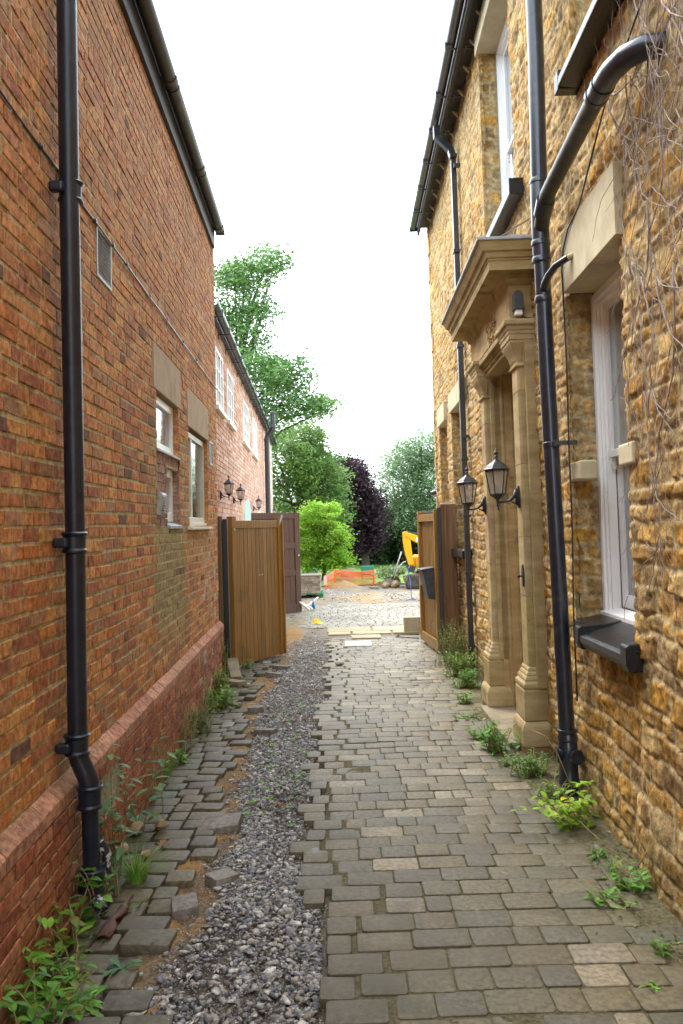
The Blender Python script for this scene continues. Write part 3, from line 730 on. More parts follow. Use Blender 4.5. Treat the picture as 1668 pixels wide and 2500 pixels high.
mb = MB(FW_); mb.box(10.98, 28.8, -.01, .05, 3.03, 3.10); mb.build('soffit', m_grey, wing)
for a, b in WW:
    n = 2 if b - a < 1.1 else 3
    w = casement(FW_, a, b, 1.86, 2.72, -.03, m_white, wing, mull=[(a + (b - a) * k / (n + 1), .03 if k != 2 else .05) for k in range(1, n + 1)],
                 trans=[(2.15, .028), (2.43, .028)], bar=.055, out=.05)
    mb = MB(FW_); mb.box(a - .07, b + .07, -.04, .06, 1.79, 1.855); mb.build('sill', m_creamp, w, bevel=.004)
for i, (a, b, t) in enumerate(ARCH):
    mb = MB(FW_); cx_ = (a + b) / 2; R_ = (b - a) / 2
    prof = [(a, -1.9), (b, -1.9)] + [(cx_ + R_ * math.cos(math.pi * k / 14), t - .8 + .8 * math.sin(math.pi * k / 14)) for k in range(15)]
    prof = [(p, q) for p, q in prof]
    mb.ext([(p, q) for p, q in prof], -.06, .02, 1); dr = mb.build('door', m_mint, wing, bevel=.004)
    mb = MB(FW_); mb.box(cx_ - R_ * .2, cx_ + R_ * .5, .018, .025, -.6, t - .45); mb.build('door_pane', m_glass, dr)

def cable(fr, pts, r_, clip=None, name='cable', label='', cat='cable', mat_=None):
    mb = MB(fr); mb.tube(pts, r_, 6)
    if clip:
        for s_, d_, h_ in clip: mb.box(s_ - .008, s_ + .008, d_ - .012, d_ + .008, h_ - .012, h_ + .012)
    return tag(mb.build(name, mat_ or m_black, smooth=True), label, cat)
pts = [(2.0, .008, 1.83)]; s = 2.0; r = random.Random(3)
while s < 10.9: s += .28; pts.append((s, .008, 1.832 - .0045 * max(0, s - 4) + r.uniform(-.006, .006)))
cable(FL, pts, .0065, [(x, .012, 1.83) for x in (3.97, 4.93, 5.36, 5.75, 6.55, 7.3, 8.2, 9.1)], label='thin black cable clipped along the red brick wall above the grille')

# ------------------------------------------------------------------ pipes
def collar(mb, c, r0, hlen, axis_pts=None, n=20):
    x, y, z = c
    mb.lathe([(r0 + .004, z - hlen / 2), (r0 + .016, z - hlen / 2 + .006), (r0 + .016, z - hlen / 2 + .016), (r0 + .008, z - hlen / 2 + .026), (r0 + .009, z + hlen / 2 - .026),
              (r0 + .014, z + hlen / 2 - .02), (r0 + .02, z + hlen / 2 - .008), (r0 + .012, z + hlen / 2), (r0 + .001, z + hlen / 2)], x, y, n)
pl = thing('soil_pipe', FL([4.21, .09, -EYE]), 'black cast iron downpipe with swan neck foot on the red brick wall', 'drainpipe')
mb = MB(FL); mb.tube([(4.14, .08, 6.0), (4.18, .08, 1.7), (4.22, .078, 0), (4.22, .078, -1.06)], .049, 24)
mb.build('pipe', m_blackc, pl, smooth='auto')
for h in (1.70, -.07, -1.08):
    mb = MB(FL); collar(mb, (4.2, .08, h), .047, .11); cl_ = mb.build('collar', m_blackc, pl, smooth='auto')
    mb = MB(FL); mb.box(4.10, 4.15, -.0, .07, h - .025, h + .025); mb.build('ear', m_blackc, cl_, bevel=.012, seg=3)
mb = MB(FL); pts = []
for k in range(9):
    t = k / 8; pts.append((4.22, .08 + .055 * (t * t * (3 - 2 * t)), -1.12 - .18 * t))
mb.tube(pts, .050, 20); collar(mb, (4.22, .135, -1.35), .048, .12); mb.tube([(4.22, .135, -1.4), (4.24, .135, -1.72)], .042, 20)
collar(mb, (4.24, .135, -1.77), .052, .12); mb.build('foot', m_blackc, pl, smooth='auto')
mb = MB(FL); mb.tube([(4.27, .17, -1.60), (4.28, .20, -1.66), (4.28, .205, -1.78)], .024, 12); mb.tube([(4.18, .17, -1.84), (4.12, .22, -1.88)], .03, 12); mb.build('overflow', m_red, pl, smooth='auto')

# right big pipe
pr_ = thing('soil_pipe', FR([5.9, .11, -EYE]), 'thick black soil pipe with slanting branch on the golden stone wall', 'drainpipe')
mb = MB(FR); up = [(5.9, .130, 5.6), (5.9, .130, 3.4), (5.9, .146, 2.35)]
dn = [(5.9, .150, 2.30), (5.9, .140, 1.0), (5.9, .122, -.2), (5.9, .105, -1.45)]
mb.tube(up, .058, 28); mb.tube(dn, .056, 28); mb.build('pipe', m_black, pr_, smooth='auto')
mb = MB(FR)
for h, d_ in ((2.50, .145), (2.05, .150), (1.93, .149)):
    mb.lathe([(.058, h - .022), (.069, h - .014), (.069, h + .008), (.064, h + .022), (.058, h + .022)], 5.9, d_, 28)
mb.lathe([(.061, 1.93), (.063, 2.0), (.062, 2.5), (.058, 2.52)], 5.9, .148, 28); mb.build('socket', m_black, pr_, smooth='auto')
mb = MB(FR); pts = [(5.86, .15, 2.16), (5.76, .152, 2.245), (5.62, .155, 2.30), (4.9, .158, 2.335), (4.42, .16, 2.355)]
mb.tube(pts, .053, 24); br = mb.build('branch', m_mossy, pr_, smooth='auto')
mb = MB(FR)
for s_, w in ((4.47, .015), (4.36, .015)): mb.tube([(s_ + w, .16, 2.355), (s_ - w, .16, 2.357)], .066, 24)
mb.tube([(4.46, .16, 2.355), (4.34, .16, 2.358), (4.22, .152, 2.358), (4.10, .12, 2.356), (4.02, .06, 2.352), (4.0, -.03, 2.35)], .061, 24)
mb.build('elbow', m_black, br, smooth='auto')
mb = MB(FR); mb.tube([(5.80, .152, 2.225), (5.68, .155, 2.285)], .064, 24); mb.build('collar', m_black, br, smooth='auto')
mb = MB(FR); mb.tube([(5.88, .15, 1.70), (5.80, .15, 1.74), (5.72, .145, 1.77), (5.62, .12, 1.80), (5.52, .06, 1.82)], [.032, .03, .025, .024, .023], 14); mb.lathe([(.058, 1.62), (.062, 1.63), (.062, 1.66), (.058, 1.67)], 5.9, .147, 24)
mb.build('waste_inlet', m_black, pr_, smooth='auto')
mb = MB(FR); mb.tube([(5.52, .06, 1.82), (5.44, -.02, 1.835)], .021, 14); mb.build('waste_stub', m_cream, pr_, smooth='auto')
for h, d_ in ((.60, .133), ):
    mb = MB(FR); mb.lathe([(.057, h - .018), (.061, h - .016), (.061, h + .016), (.057, h + .018)], 5.9, d_, 24); mb.box(5.76, 5.85, d_ - .012, d_ + .012, h - .02, h + .02); mb.box(5.77, 5.80, -.02, d_ + .0, h - .015, h + .015)
    mb.build('bracket', m_black, pr_, bevel=.003)
mb = MB(FR); D0 = .103
mb.lathe([(.057, -1.50), (.072, -1.49), (.074, -1.47), (.066, -1.455), (.064, -1.44), (.072, -1.43), (.072, -1.415), (.058, -1.41)], 5.9, D0, 28)
mb.lathe([(.062, -1.92), (.064, -1.80), (.075, -1.79), (.076, -1.775), (.068, -1.76), (.066, -1.66), (.070, -1.58), (.066, -1.5), (.060, -1.49)], 5.9, D0, 28)
mb.tube([(5.9, D0, -1.59), (5.82, D0 - .035, -1.59)], .044, 18); mb.tube([(5.825, D0 - .033, -1.59), (5.80, D0 - .043, -1.59)], .052, 18)
mb.tube([(5.9, D0, -1.58), (5.86, D0 + .085, -1.58)], .036, 18); mb.box(5.83, 5.90, D0 + .08, D0 + .092, -1.63, -1.53)
mb.build('access_base', m_black, pr_, smooth='auto')

# rectangular downpipe
p2 = thing('rainwater_pipe', FR([10.9, .06, -EYE]), 'slim square black rainwater pipe from the stone house gutter', 'drainpipe')
mb = MB(FR); mb.tube([(10.95, .05, 5.05), (10.92, .055, 2.0), (10.9, .06, -1.85)], .04, sq=(.045, .035)); mb.build('pipe', m_black, p2, bevel=.006)
mb = MB(FR); mb.tube([(10.95, .26, 5.44), (10.95, .26, 5.30), (10.95, .08, 5.12), (10.95, .05, 5.0)], .04, sq=(.05, .042)); mb.build('offset_bend', m_black, p2, bevel=.006)
for h in (5.0, 3.72, 2.45, .95, .2, -.55, -.95, -1.5): mb = MB(FR); mb.box(10.86, 10.98, .008, .102, h - .012, h + .03); mb.build('joint_collar', m_black, p2, bevel=.003)
for h in (4.85, 1.25, -.62): mb = MB(FR); mb.box(10.80, 10.87, -.03, .06, h - .02, h + .02); mb.build('bracket', m_black, p2, bevel=.003)
# pipe and flue of the wing
p3 = thing('soil_pipe', FW_([23.2, .1, -EYE]), 'black soil pipe rising past the eaves of the pink brick range', 'drainpipe')
mb = MB(FW_); mb.tube([(23.3, .12, -1.9), (23.3, .12, 2.66), (23.3, .14, 2.74), (23.3, .26, 2.86), (23.3, .30, 2.95), (23.3, .30, 3.42)], .072, 14)
mb.build('pipe', m_black, p3, smooth='auto')
for h in (2.62, 3.38, 3.0): mb = MB(FW_); mb.lathe([(.072, h - .04), (.085, h - .03), (.085, h + .03), (.072, h + .04)], 23.3, .30 if h > 2.9 else .12, 14); mb.build('collar', m_grey, p3, smooth='auto')

# ------------------------------------------------------------------ right ironstone house
stone = thing('stone_house', FR([9, -3, -EYE]), 'two storey house of rough golden ironstone with carved doorcase on the right', 'house')
rg = random.Random(12)
# coursing tables
vrows = [-2.6]
while vrows[-1] < 6.2: vrows.append(vrows[-1] + rg.choice([.085, .10, .12, .14, .155]))
vrows = np.array(vrows)
ROWS = []
for i in range(len(vrows)):
    b = [-1.0]
    while b[-1] < 18: b.append(b[-1] + rg.choice([rg.uniform(.09, .18), rg.uniform(.18, .38)]))
    ROWS.append(np.array(b))
MAXB = max(len(b) for b in ROWS); RB = np.full((len(ROWS), MAXB), 99.0)
for i, b in enumerate(ROWS): RB[i, :len(b)] = b
PAL = np.array([(.44, .265, .080), (.40, .235, .065), (.47, .29, .095), (.34, .21, .080), (.45, .30, .13), (.31, .22, .12), (.43, .25, .062), (.50, .36, .17), (.38, .28, .16), (.27, .17, .08)])
def rubble(U, V, seed=0, rough=1.0):
    """returns relief (m) and colour for wall coordinates U (along), V (height above eye)"""
    Uw = U + .05 * vn(U * 2.2, V * 2.2, 61 + seed) + .045 * vn(U * 7, V * 7, 62 + seed) + .008 * vn(U * 30, V * 30, 66 + seed)
    Vw = V + (.03 + .05 * sstep(1.2, 2.6, V)) * vn(U * 1.3, V * 1.5, 63 + seed) + .045 * vn(U * 4, V * 3, 64 + seed) + .018 * vn(U * 13, V * 13, 65 + seed) + .007 * vn(U * 34, V * 34, 67 + seed)
    ri = np.clip(np.searchsorted(vrows, Vw.ravel()) - 1, 0, len(vrows) - 2).reshape(Vw.shape)
    v0 = vrows[ri]; v1 = vrows[ri + 1]
    Ur = Uw + hsh(ri, ri * 0, 5) * .3
    bi = (RB[ri] <= Ur[..., None]).sum(-1) - 1
    bi = np.clip(bi, 0, MAXB - 2)
    u0 = np.take_along_axis(RB[ri], bi[..., None], -1)[..., 0]; u1 = np.take_along_axis(RB[ri], bi[..., None] + 1, -1)[..., 0]
    e = np.minimum(np.minimum(Ur - u0, u1 - Ur) * .9, np.minimum(Vw - v0, v1 - Vw))
    k1 = hsh(ri, bi, 1 + seed); k2 = hsh(ri, bi, 2 + seed); k3 = hsh(ri, bi, 3 + seed); k4 = hsh(ri, bi, 4 + seed)
    jw = .009 + .013 * k3
    hi_ = sstep(1.4, 3.2, V)
    body = sstep(jw * .4, jw * .4 + .014, e)
    fu = (Ur - u0) / np.maximum(u1 - u0, .01) - .5; fv = (Vw - v0) / np.maximum(v1 - v0, .01) - .5
    rel = body * (.005 + .013 * k1 + .014 * (k2 - .5) * fu * 2 + .012 * (k3 - .5) * fv * 2) * (1 - .3 * hi_)
    n1 = fbm(U * 7, V * 9, 71 + seed, 4); n2 = fbm(U * 24, V * 28, 81 + seed, 4)
    ck = np.floor(fbm(U * 6, V * 11, 95 + seed, 4) * 9) / 9
    rid = 1 - np.abs(fbm(U * 9 + 3, V * 13, 91 + seed, 4)) * 2.8
    rel = rel + (.35 + .65 * body) * (.015 * n1 * rough + .008 * n2 * rough + .006 * rid * rough + .013 * ck * rough)
    ci = (k4 * len(PAL)).astype(int) % len(PAL)
    c = PAL[ci] * np.array([1.02, .97, .86]) * (.82 + .36 * k2)[..., None]
    c = c * (1 + .6 * n1 + .45 * n2)[..., None]
    pale = (sstep(.02, .16, fbm(U * 2.2, V * 2.6 , 101 + seed)) * sstep(-.6, 1.5, V) * .38)[..., None]
    c = c * (1 - pale) + np.array([.55, .42, .23]) * pale
    mort = np.array([.50, .395, .225]) * (1 + .4 * n2)[..., None]
    foot_tone = sstep(-1.45, -1.85, V)[..., None] * .4  # wall foot blends to a darker olive brown
    c = c * body[..., None] + mort * (1 - body[..., None])
    c = c * (1 - foot_tone) + np.array([.16, .13, .05]) * foot_tone
    return rel, np.clip(c, .02, .9)
ss = [3.0]
while ss[-1] < 15.05: ss.append(ss[-1] + max(.0105, .5 * ss[-1] ** 2 / 1306))
ss = np.array(ss); hh = np.arange(-2.05, 5.62, .0118)
WC = (4.70, 5.86, -.62, 1.645); WA = (7.45, 8.93, 3.02, 5.24); WB = (4.0, 5.40, 3.0, 5.4); DR = (7.22, 8.66, -1.82, 1.6)
FW1 = (13.3, 14.15, -.2, 1.80); FW2 = (11.15, 12.45, -.2, 1.80)
S_, H_ = np.meshgrid(ss, hh)
rel, cc = rubble(S_, H_)
rel = rel * .80 + .018 * fbm(S_ * .6, H_ * .6, 7) + .05 * sstep(-1.2, -1.95, H_) * (S_ < 6.3) + .05 * sstep(4.75, 4.5, S_) * sstep(2.0, .8, H_)
rel = rel - .02
# relief calms down next to dressed stone
P = FR(np.stack([S_, rel, H_], -1))
sc = (S_[:-1, :-1] + S_[1:, 1:]) / 2; hc = (H_[:-1, :-1] + H_[1:, 1:]) / 2
keep = np.ones(sc.shape, bool)
jag = .055 * vn(hc * 7, hc * 0 + 3, 5) + .03 * vn(hc * 25, hc * 0 + 9, 6)
for (a, b, c, e) in (WC, WA, WB, FW1, FW2):
    c2_ = c - .10 if c > -1 else c
    keep &= ~((sc > a + jag) & (sc < b + .25 * jag) & (hc > c2_) & (hc < e))
keep &= ~((sc > DR[0]) & (sc < DR[1]) & (hc > DR[2]) & (hc < DR[3]))
grid_obj('wall', P, cc, m_stone, keep, parent=stone)
# reveals: far jamb of every opening (faces the camera), near jamb and head simple
def reveal(a, b, c, e, dep=.25):
    u = np.linspace(0, 1, 22); v = np.arange(c - .03, e + .03, .016)
    U_, V_ = np.meshgrid(u, v)
    rl, cl = rubble(b + .25 + U_ * dep * 1.0, V_, 3, .8)
    fade = sstep(0, .12, U_)
    sx = b + .012 - (rl * .7 - .005) * (1 - .55 * sstep(.6, 1, U_)) + .015
    dd = .012 - U_ * (dep + .012)
    Pq = FR(np.stack([sx, dd, V_], -1))
    # pointing next to the frame
    mix = sstep(.62, .72, U_ + .12 * vn(V_ * 9, U_ * 0, 8) + .05 * vn(V_ * 30, U_ * 3, 9))[..., None]
    cl = cl * (1 - mix) + np.array([.40, .34, .22]) * mix
    grid_obj('window_reveal', Pq, cl, m_stone, parent=stone, flip=True)
    mb = MB(FR); mb.box(a - .12, a, -dep, -.02, c - .02, e + .02, (.42, .27, .1)); mb.box(a - .1, b + .1, -dep, -.06, c - .3, c - .15, (.3, .2, .08)); mb.build('window_reveal', m_stone, stone)
for q in (WC, WA, WB, FW1, FW2): reveal(*q)
# body of the house behind, near end and far gable
mb = MB(FR); mb.box(-6, 3.01, -6, -.03, -2.1, 5.6, (.44, .26, .08)); mb.box(15.0, 15.06, -6, -.02, -2.1, 5.6, (.44, .28, .10)); mb.box(3.01, 15.0, -6, -3, -2.1, 5.6, (.44, .26, .08))
mb.box(14.93, 15.1, -.05, .006, 4.0, 4.4, (.6, .5, .35))
r = random.Random(9); h = -1.9
while h < 5.5:
    t = r.uniform(.12, .3); L_ = r.choice([.12, .24]); mb.box(15.06 - L_, 15.075, -.2, r.uniform(.0, .02), h, h + t - .012, np.array([.52, .38, .2]) * r.uniform(.8, 1.2)); h += t
mb.build('wall_return', m_stone, stone, bevel=.008)
mb = MB(FR); mb.add([(-6, .24, 5.66), (14.95, .24, 5.66), (14.95, -2.9, 8.2), (-6, -2.9, 8.2), (-6, -6.3, 5.6), (14.95, -6.3, 5.6)], [(0, 1, 2, 3), (3, 2, 5, 4)]); mb.build('roof', m_slate, stone, fixn=False)
mb = MB(FR); mb.box(3, 14.93, .16, .20, 5.42, 5.60); mb.box(3, 14.93, -.06, .16, 5.555, 5.60); mb.build('eaves_board', m_fascia, stone)
mb = MB(FR); gutter(mb, 3, 14.92, .27, 5.56, .062); mb.box(14.9, 14.93, .2, .34, 5.49, 5.57); gt = mb.build('gutter', m_black, stone, smooth='auto')
x = 5.1
while x < 14.6:
    mb = MB(FR); mb.box(x, x + .02, -.03, .33, 5.465, 5.48); mb.box(x - .07, x + .09, .10, .115, 5.455, 5.466)
    mb.box(x, x + .02, .31, .335, 5.478, 5.6); mb.build('gutter_bracket', m_grey, stone); x += 1.03 if x < 9.9 else .93
x = 5.5
while x < 14.8:
    mb = MB(FR); mb.ext([(.0, 5.49), (.07, 5.52), (.0, 5.44)], x, x + .04, 0); mb.build('rafter_end', m_cream, stone); x += .52

# sash windows
def sash(q, rail, sill_d=.13, name='window', lint=None, dep=.25, blind=True):
    a, b, c, e = q; D = -dep + .02
    mb = MB(FR)
    b2 = b + .02
    mb.box(b2 - .05, b2, D - .02, D + .05, c, e); mb.box(b2 - .075, b2 - .05, D - .02, D + .03, c, e - .05); mb.box(b2 - .10, b2 - .075, D - .05, D + .012, c, e - .07)
    mb.box(a, a + .075, D - .02, D + .045, c, e); mb.box(a + .075, b2 - .075, D - .02, D + .05, e - .055, e); mb.box(a + .075, b2 - .10, D - .04, D + .028, e - .085, e - .055)
    mb.ext([(D - .04, c + .06), (D + .05, c + .035), (D + .075, c + .035), (D + .075, c), (D - .04, c)], a, b2 - .002, 0)
    w = mb.build(name, m_white, stone, bevel=.004)
    U = MB(FR)      # upper sash stands further out than the lower
    U.box(b2 - .155, b2 - .10, D - .045, D - .005, rail, e - .085); U.box(a + .08, a + .13, D - .045, D - .005, rail, e - .085); U.box(a + .13, b2 - .155, D - .045, D - .005, e - .135, e - .085)
    U.ext([(D - .05, rail - .02), (D - .0, rail - .02), (D + .0, rail + .03), (D - .05, rail + .03)], a + .08, b2 - .10, 0)
    U.ext([(D - .04, rail - .02), (D - .005, rail - .02), (D - .005, rail - .06), (D - .02, rail - .10), (D - .04, rail - .10)], b2 - .15, b2 - .115, 0)
    u = U.build('upper_sash', m_white, w, bevel=.003)
    Lo = MB(FR)
    Lo.box(b2 - .155, b2 - .10, D - .10, D - .055, c + .06, rail + .02); Lo.box(a + .08, a + .13, D - .10, D - .055, c + .06, rail + .02); Lo.box(a + .13, b2 - .155, D - .10, D - .055, c + .06, c + .15); Lo.box(a + .13, b2 - .155, D - .10, D - .055, rail - .02, rail + .02)
    Lo.build('lower_sash', m_white, w, bevel=.003)
    gl = MB(FR); gl.box(a + .1, b2 - .12, D - .034, D - .028, rail, e - .1); gl.box(a + .1, b2 - .12, D - .088, D - .082, c + .1, rail)
    gl.build('pane', m_inner, w)
    if lint:
        mb = MB(FR); mb.box(lint[0], lint[1], -dep - .02, .04, lint[2], lint[3]); mb.build('lintel', m_cream, stone, bevel=.004)
    return w
w = sash(WC, .50, lint=(4.62, 5.77, 1.645, 2.06))
mb = MB(FR); A0, B0 = 4.47, 5.50        # black painted stone sill with raised ends
mb.ext([(-.2, -.60), (.10, -.685), (.125, -.70), (.125, -.735), (.10, -.775), (-.04, -.77), (-.2, -.77)], A0 + .1, B0 - .09, 0)
mb.ext([(-.2, -.60), (.03, -.64), (.03, -.76), (-.2, -.76)], B0 - .09, 5.87, 0)
for a_, b_ in ((A0, A0 + .105), (B0 - .095, B0)): mb.ext([(-.03, -.625), (.115, -.635), (.13, -.65), (.13, -.745), (.11, -.788), (-.03, -.78)], a_, b_, 0)
mb.build('sill', m_sill, w, bevel=.008, seg=3)
w = sash(WA, 4.07, lint=(7.3, 9.02, 5.24, 5.47))
mb = MB(FR); mb.ext([(-.2, 3.03), (.12, 2.985), (.12, 2.90), (-.1, 2.90), (-.2, 2.9)], 7.15, 9.05, 0); mb.box(7.05, 7.15, -.05, .125, 2.89, 3.035); mb.build('sill', m_sill, w, bevel=.008)
w = sash(WB, 4.2, lint=(3.9, 5.5, 5.4, 5.6))
mb = MB(FR); mb.ext([(-.2, 3.02), (.12, 2.975), (.13, 2.90), (-.1, 2.88), (-.2, 2.88)], 3.8, 5.37, 0); mb.box(5.37, 5.47, -.05, .125, 2.89, 3.02); mb.build('sill', m_sill, w, bevel=.008)
for q, l in ((FW1, (13.2, 14.22, 1.80, 2.10)), (FW2, (11.0, 12.56, 1.80, 2.09))):
    w = sash(q, .85, lint=l)
    mb = MB(FR); mb.box(q[0] - .15, q[1] + .1, -.2, .12, q[2] - .16, q[2] - .03); mb.build('sill', m_sill, w, bevel=.03)
mb = MB(FR); mb.box(5.60, 5.89, -.1, .018, .33, .46); mb.build('patch_stone', m_cream, stone, bevel=.012); mb = MB(FR); mb.box(4.44, 4.68, -.1, .06, .34, .46); mb.build('patch_stone', m_cream, stone, bevel=.012)
mb = MB(FR); mb.tube([(15.06, -.1, .98), (15.2, -.02, 1.0)], .05, 10); mb.tube([(15.1, .0, .75), (15.15, .08, .72)], .045, 10); mb.build('rear_bracket', m_black, stone)

# --- doorcase
dc = thing('doorcase', FR([7.9, .1, -EYE]), '', ''); 
for k_ in ('label', 'category'):
    if k_ in dc: del dc[k_]
dc.parent = stone; dc.location = tuple(np.array(ORG[dc.name]) - np.array(ORG[stone.name]))
T1 = (1, 1, 1); T2 = (.90, .88, .82); T3 = (1.0, .9, .82); TD = (.62, .56, .46)
mb = MB(FR)
# frieze
mb.box(6.95, 9.13, -.02, .188, 1.78, 2.13, T3)
def mitred(mb, prof, s0, s1, col, d_in=.0):
    """moulding that runs along the front and returns at both ends; prof: (overhang beyond frieze d, h) from bottom out to top"""
    n = len(prof); V = []
    for (o_, h_) in prof:      # four plan corners
        V += [(s0 - (o_ - .18) * .9, -.02, h_), (s0 - (o_ - .18) * .9, o_, h_), (s1 + (o_ - .18) * .9, o_, h_), (s1 + (o_ - .18) * .9, -.02, h_)]
    F = []
    for i in range(n - 1):
        for k in range(3): F.append((i * 4 + k, i * 4 + k + 1, i * 4 + 4 + k + 1, i * 4 + 4 + k))
    F.append((0, 1, 2, 3)); F.append(tuple(reversed([(n - 1) * 4 + k for k in range(4)])))
    mb.add(V, F, col)
mitred(mb, [(.19, 2.07), (.215, 2.09), (.22, 2.125), (.235, 2.13), (.24, 2.15), (.37, 2.15), (.37, 2.225), (.378, 2.23), (.378, 2.245), (.392, 2.25), (.40, 2.275), (.405, 2.29), (.425, 2.30), (.44, 2.33), (.455, 2.365), (.455, 2.375)], 6.95, 9.13, T2)
en = mb.build('entablature', m_ashlar, dc, bevel=.002)
mb = MB(FR); mitred(mb, [(.47, 2.372), (.475, 2.378), (.475, 2.398), (.40, 2.41), (.0, 2.45)], 6.95, 9.13, T1)
mb.box(7.0, 7.45, -.03, .16, 2.42, 2.52); mb.add([(6.75, .30, 2.41), (6.9, .36, 2.405), (6.9, .0, 2.60), (6.75, .0, 2.58)], [(0, 1, 2, 3)])
mb.build('lead_capping', m_lead, dc, bevel=.003)
# bed moulding above opening (runs between capitals, swept up in the centre) and head
mb = MB(FR)
mb.box(7.2, 8.66, -.35, .10, 1.62, 1.80, T2)
for k, (o_, h0_, h1_) in enumerate(((.13, 1.60, 1.64), (.15, 1.64, 1.67), (.17, 1.67, 1.70), (.205, 1.70, 1.745))): mb.box(7.29, 8.60, -.02, o_, h0_, h1_, T2)
mb.tube([(7.85, .20, 1.76), (7.95, .2, 1.82), (8.0, .2, 1.92), (8.0, .2, 2.0)], .012, 6, col=T2)
r = random.Random(77)
for k in range(46):
    a_ = r.uniform(7.55, 7.95); h_ = r.uniform(1.80, 2.0); mb.lathe([(.004, -.012), (.014, 0), (.004, .012)], 0, 0, 5, col=TD) if False else mb.tube([(a_, .186, h_), (a_ + r.uniform(-.04, .04), .198, h_ + r.uniform(-.03, .03)), (a_ + r.uniform(-.05, .05), .188, h_ + r.uniform(-.03, .03))], r.uniform(.006, .012), 6, col=T3)
mb.build('door_head', m_ashlar, dc, bevel=.002)
mb = MB(FR)
for a_, b_, in ((8.55, 8.66), (7.22, 7.33)):
    mb.box(a_ + (.0 if a_ > 8 else 0), b_, -.50, .06, -1.8, 1.62, T3)
mb.tube([(8.553, -.02, -1.8), (8.553, -.02, 1.62)], .022, 10, col=T2); mb.tube([(8.553, -.12, -1.8), (8.553, -.12, 1.62)], .014, 8, col=T2); mb.box(8.50, 8.552, -.5, -.22, -1.8, 1.62, T3)
mb.build('door_jamb', m_ashlar, dc, bevel=.003)
mb = MB(FR); mb.box(7.33, 8.5, -.42, -.37, -1.79, 1.0); 
for k in range(2):
    for j in range(3): mb.box(7.42 + k * .55, 7.86 + k * .55, -.375, -.362, -1.6 + j * .85, -.9 + j * .85)
dp = mb.build('door', m_white, dc, bevel=.006)
mb = MB(FR); mb.box(7.33, 8.5, -.40, -.38, 1.0, 1.62); mb.build('fanlight', m_glass, dc)
def column(s0, s1, D, out):
    """pilaster with base and capital; D front of the shaft"""
    c0 = s0 - .07
    B_ = MB(FR)
    def blk(x0, x1, d, h0, h1, col=T1): B_.box(x0, x1, -.02, d, h0, h1, col)
    # backing pilaster
    B_.box(c0, s1 + .07, -.02, D - .055, -1.32, 1.62, T2)
    # shaft in stones with chamfered arris
    h = -1.18; r = random.Random(int(s0 * 10))
    while h < 1.40:
        t = min(h + r.choice([.42, .5, .62]), 1.43); cx = .018
        B_.ext([(s0 + cx, D), (s1 - cx, D), (s1, D - cx), (s1, D - .07), (s0, D - .07), (s0, D - cx)], h + .0015, t - .0015, 2, np.array(T1) * r.uniform(.9, 1.08) * np.array([1, r.uniform(.92, 1.02), r.uniform(.85, 1.05)])); h = t
    B_.build('column', m_ashlar, dc, bevel=.003)
    # base
    K = MB(FR)
    def ring(prof, col=T1):
        n = len(prof); V = []
        for o_, h_ in prof: V += [(s0 - o_, -.02, h_), (s0 - o_, D + o_, h_), (s1 + o_, D + o_, h_), (s1 + o_, -.02, h_)]
        F = [(i * 4 + k, i * 4 + k + 1, i * 4 + 5 + k, i * 4 + 4 + k) for i in range(n - 1) for k in range(3)]
        F += [(0, 1, 2, 3), tuple(reversed([(n - 1) * 4 + k for k in range(4)]))]
        K.add(V, F, col)
    ring([(.055, -1.325), (.06, -1.31), (.058, -1.285), (.045, -1.27), (.04, -1.262), (.043, -1.25), (.036, -1.232), (.026, -1.222), (.027, -1.21), (.02, -1.195), (.012, -1.185), (.012, -1.17), (.002, -1.15)])
    ring([(.058, -1.59), (.06, -1.58), (.06, -1.345), (.052, -1.33), (.052, -1.326)], T2)
    ring([(.085, -1.80), (.088, -1.79), (.088, -1.655), (.082, -1.63), (.07, -1.605), (.06, -1.595)], T1)
    ring([(.078, -1.95), (.078, -1.802)], TD)
    K.build('column_base', m_ashlar, dc, bevel=.004)
    K = MB(FR)
    ring([(.0, 1.38), (.016, 1.385), (.02, 1.395), (.016, 1.405), (.004, 1.41), (.004, 1.43), (.008, 1.45), (.016, 1.48), (.028, 1.51), (.044, 1.54), (.058, 1.565), (.066, 1.585), (.066, 1.60), (.074, 1.605), (.074, 1.645), (.08, 1.65), (.082, 1.675), (.09, 1.685), (.094, 1.705), (.094, 1.715), (.112, 1.722), (.116, 1.735), (.116, 1.76), (.108, 1.768)])
    for k in range(7):      # fluted bell
        x = s0 + .02 + k * (s1 - s0 - .04) / 6
        K.tube([(x, D + .006, 1.44), (x, D + .018, 1.49), (x, D + .038, 1.54), (x, D + .058, 1.585)], .010, 6)
        if k < 3:
            d_ = D - .03 - k * .03; K.tube([(s0 - .006, d_, 1.44), (s0 - .018, d_, 1.49), (s0 - .038, d_, 1.54), (s0 - .058, d_, 1.585)], .010, 6)
    K.build('capital', m_ashlar, dc, bevel=.002)
column(6.99, 7.24, .128, 0); column(8.62, 8.86, .150, 0)
mb = MB(FR); mb.box(7.09, 8.66, -.45, .30, -1.93, -1.80); mb.box(6.98, 7.6, -.2, .18, -2.0, -1.803); mb.build('step', m_step, dc, bevel=.012)

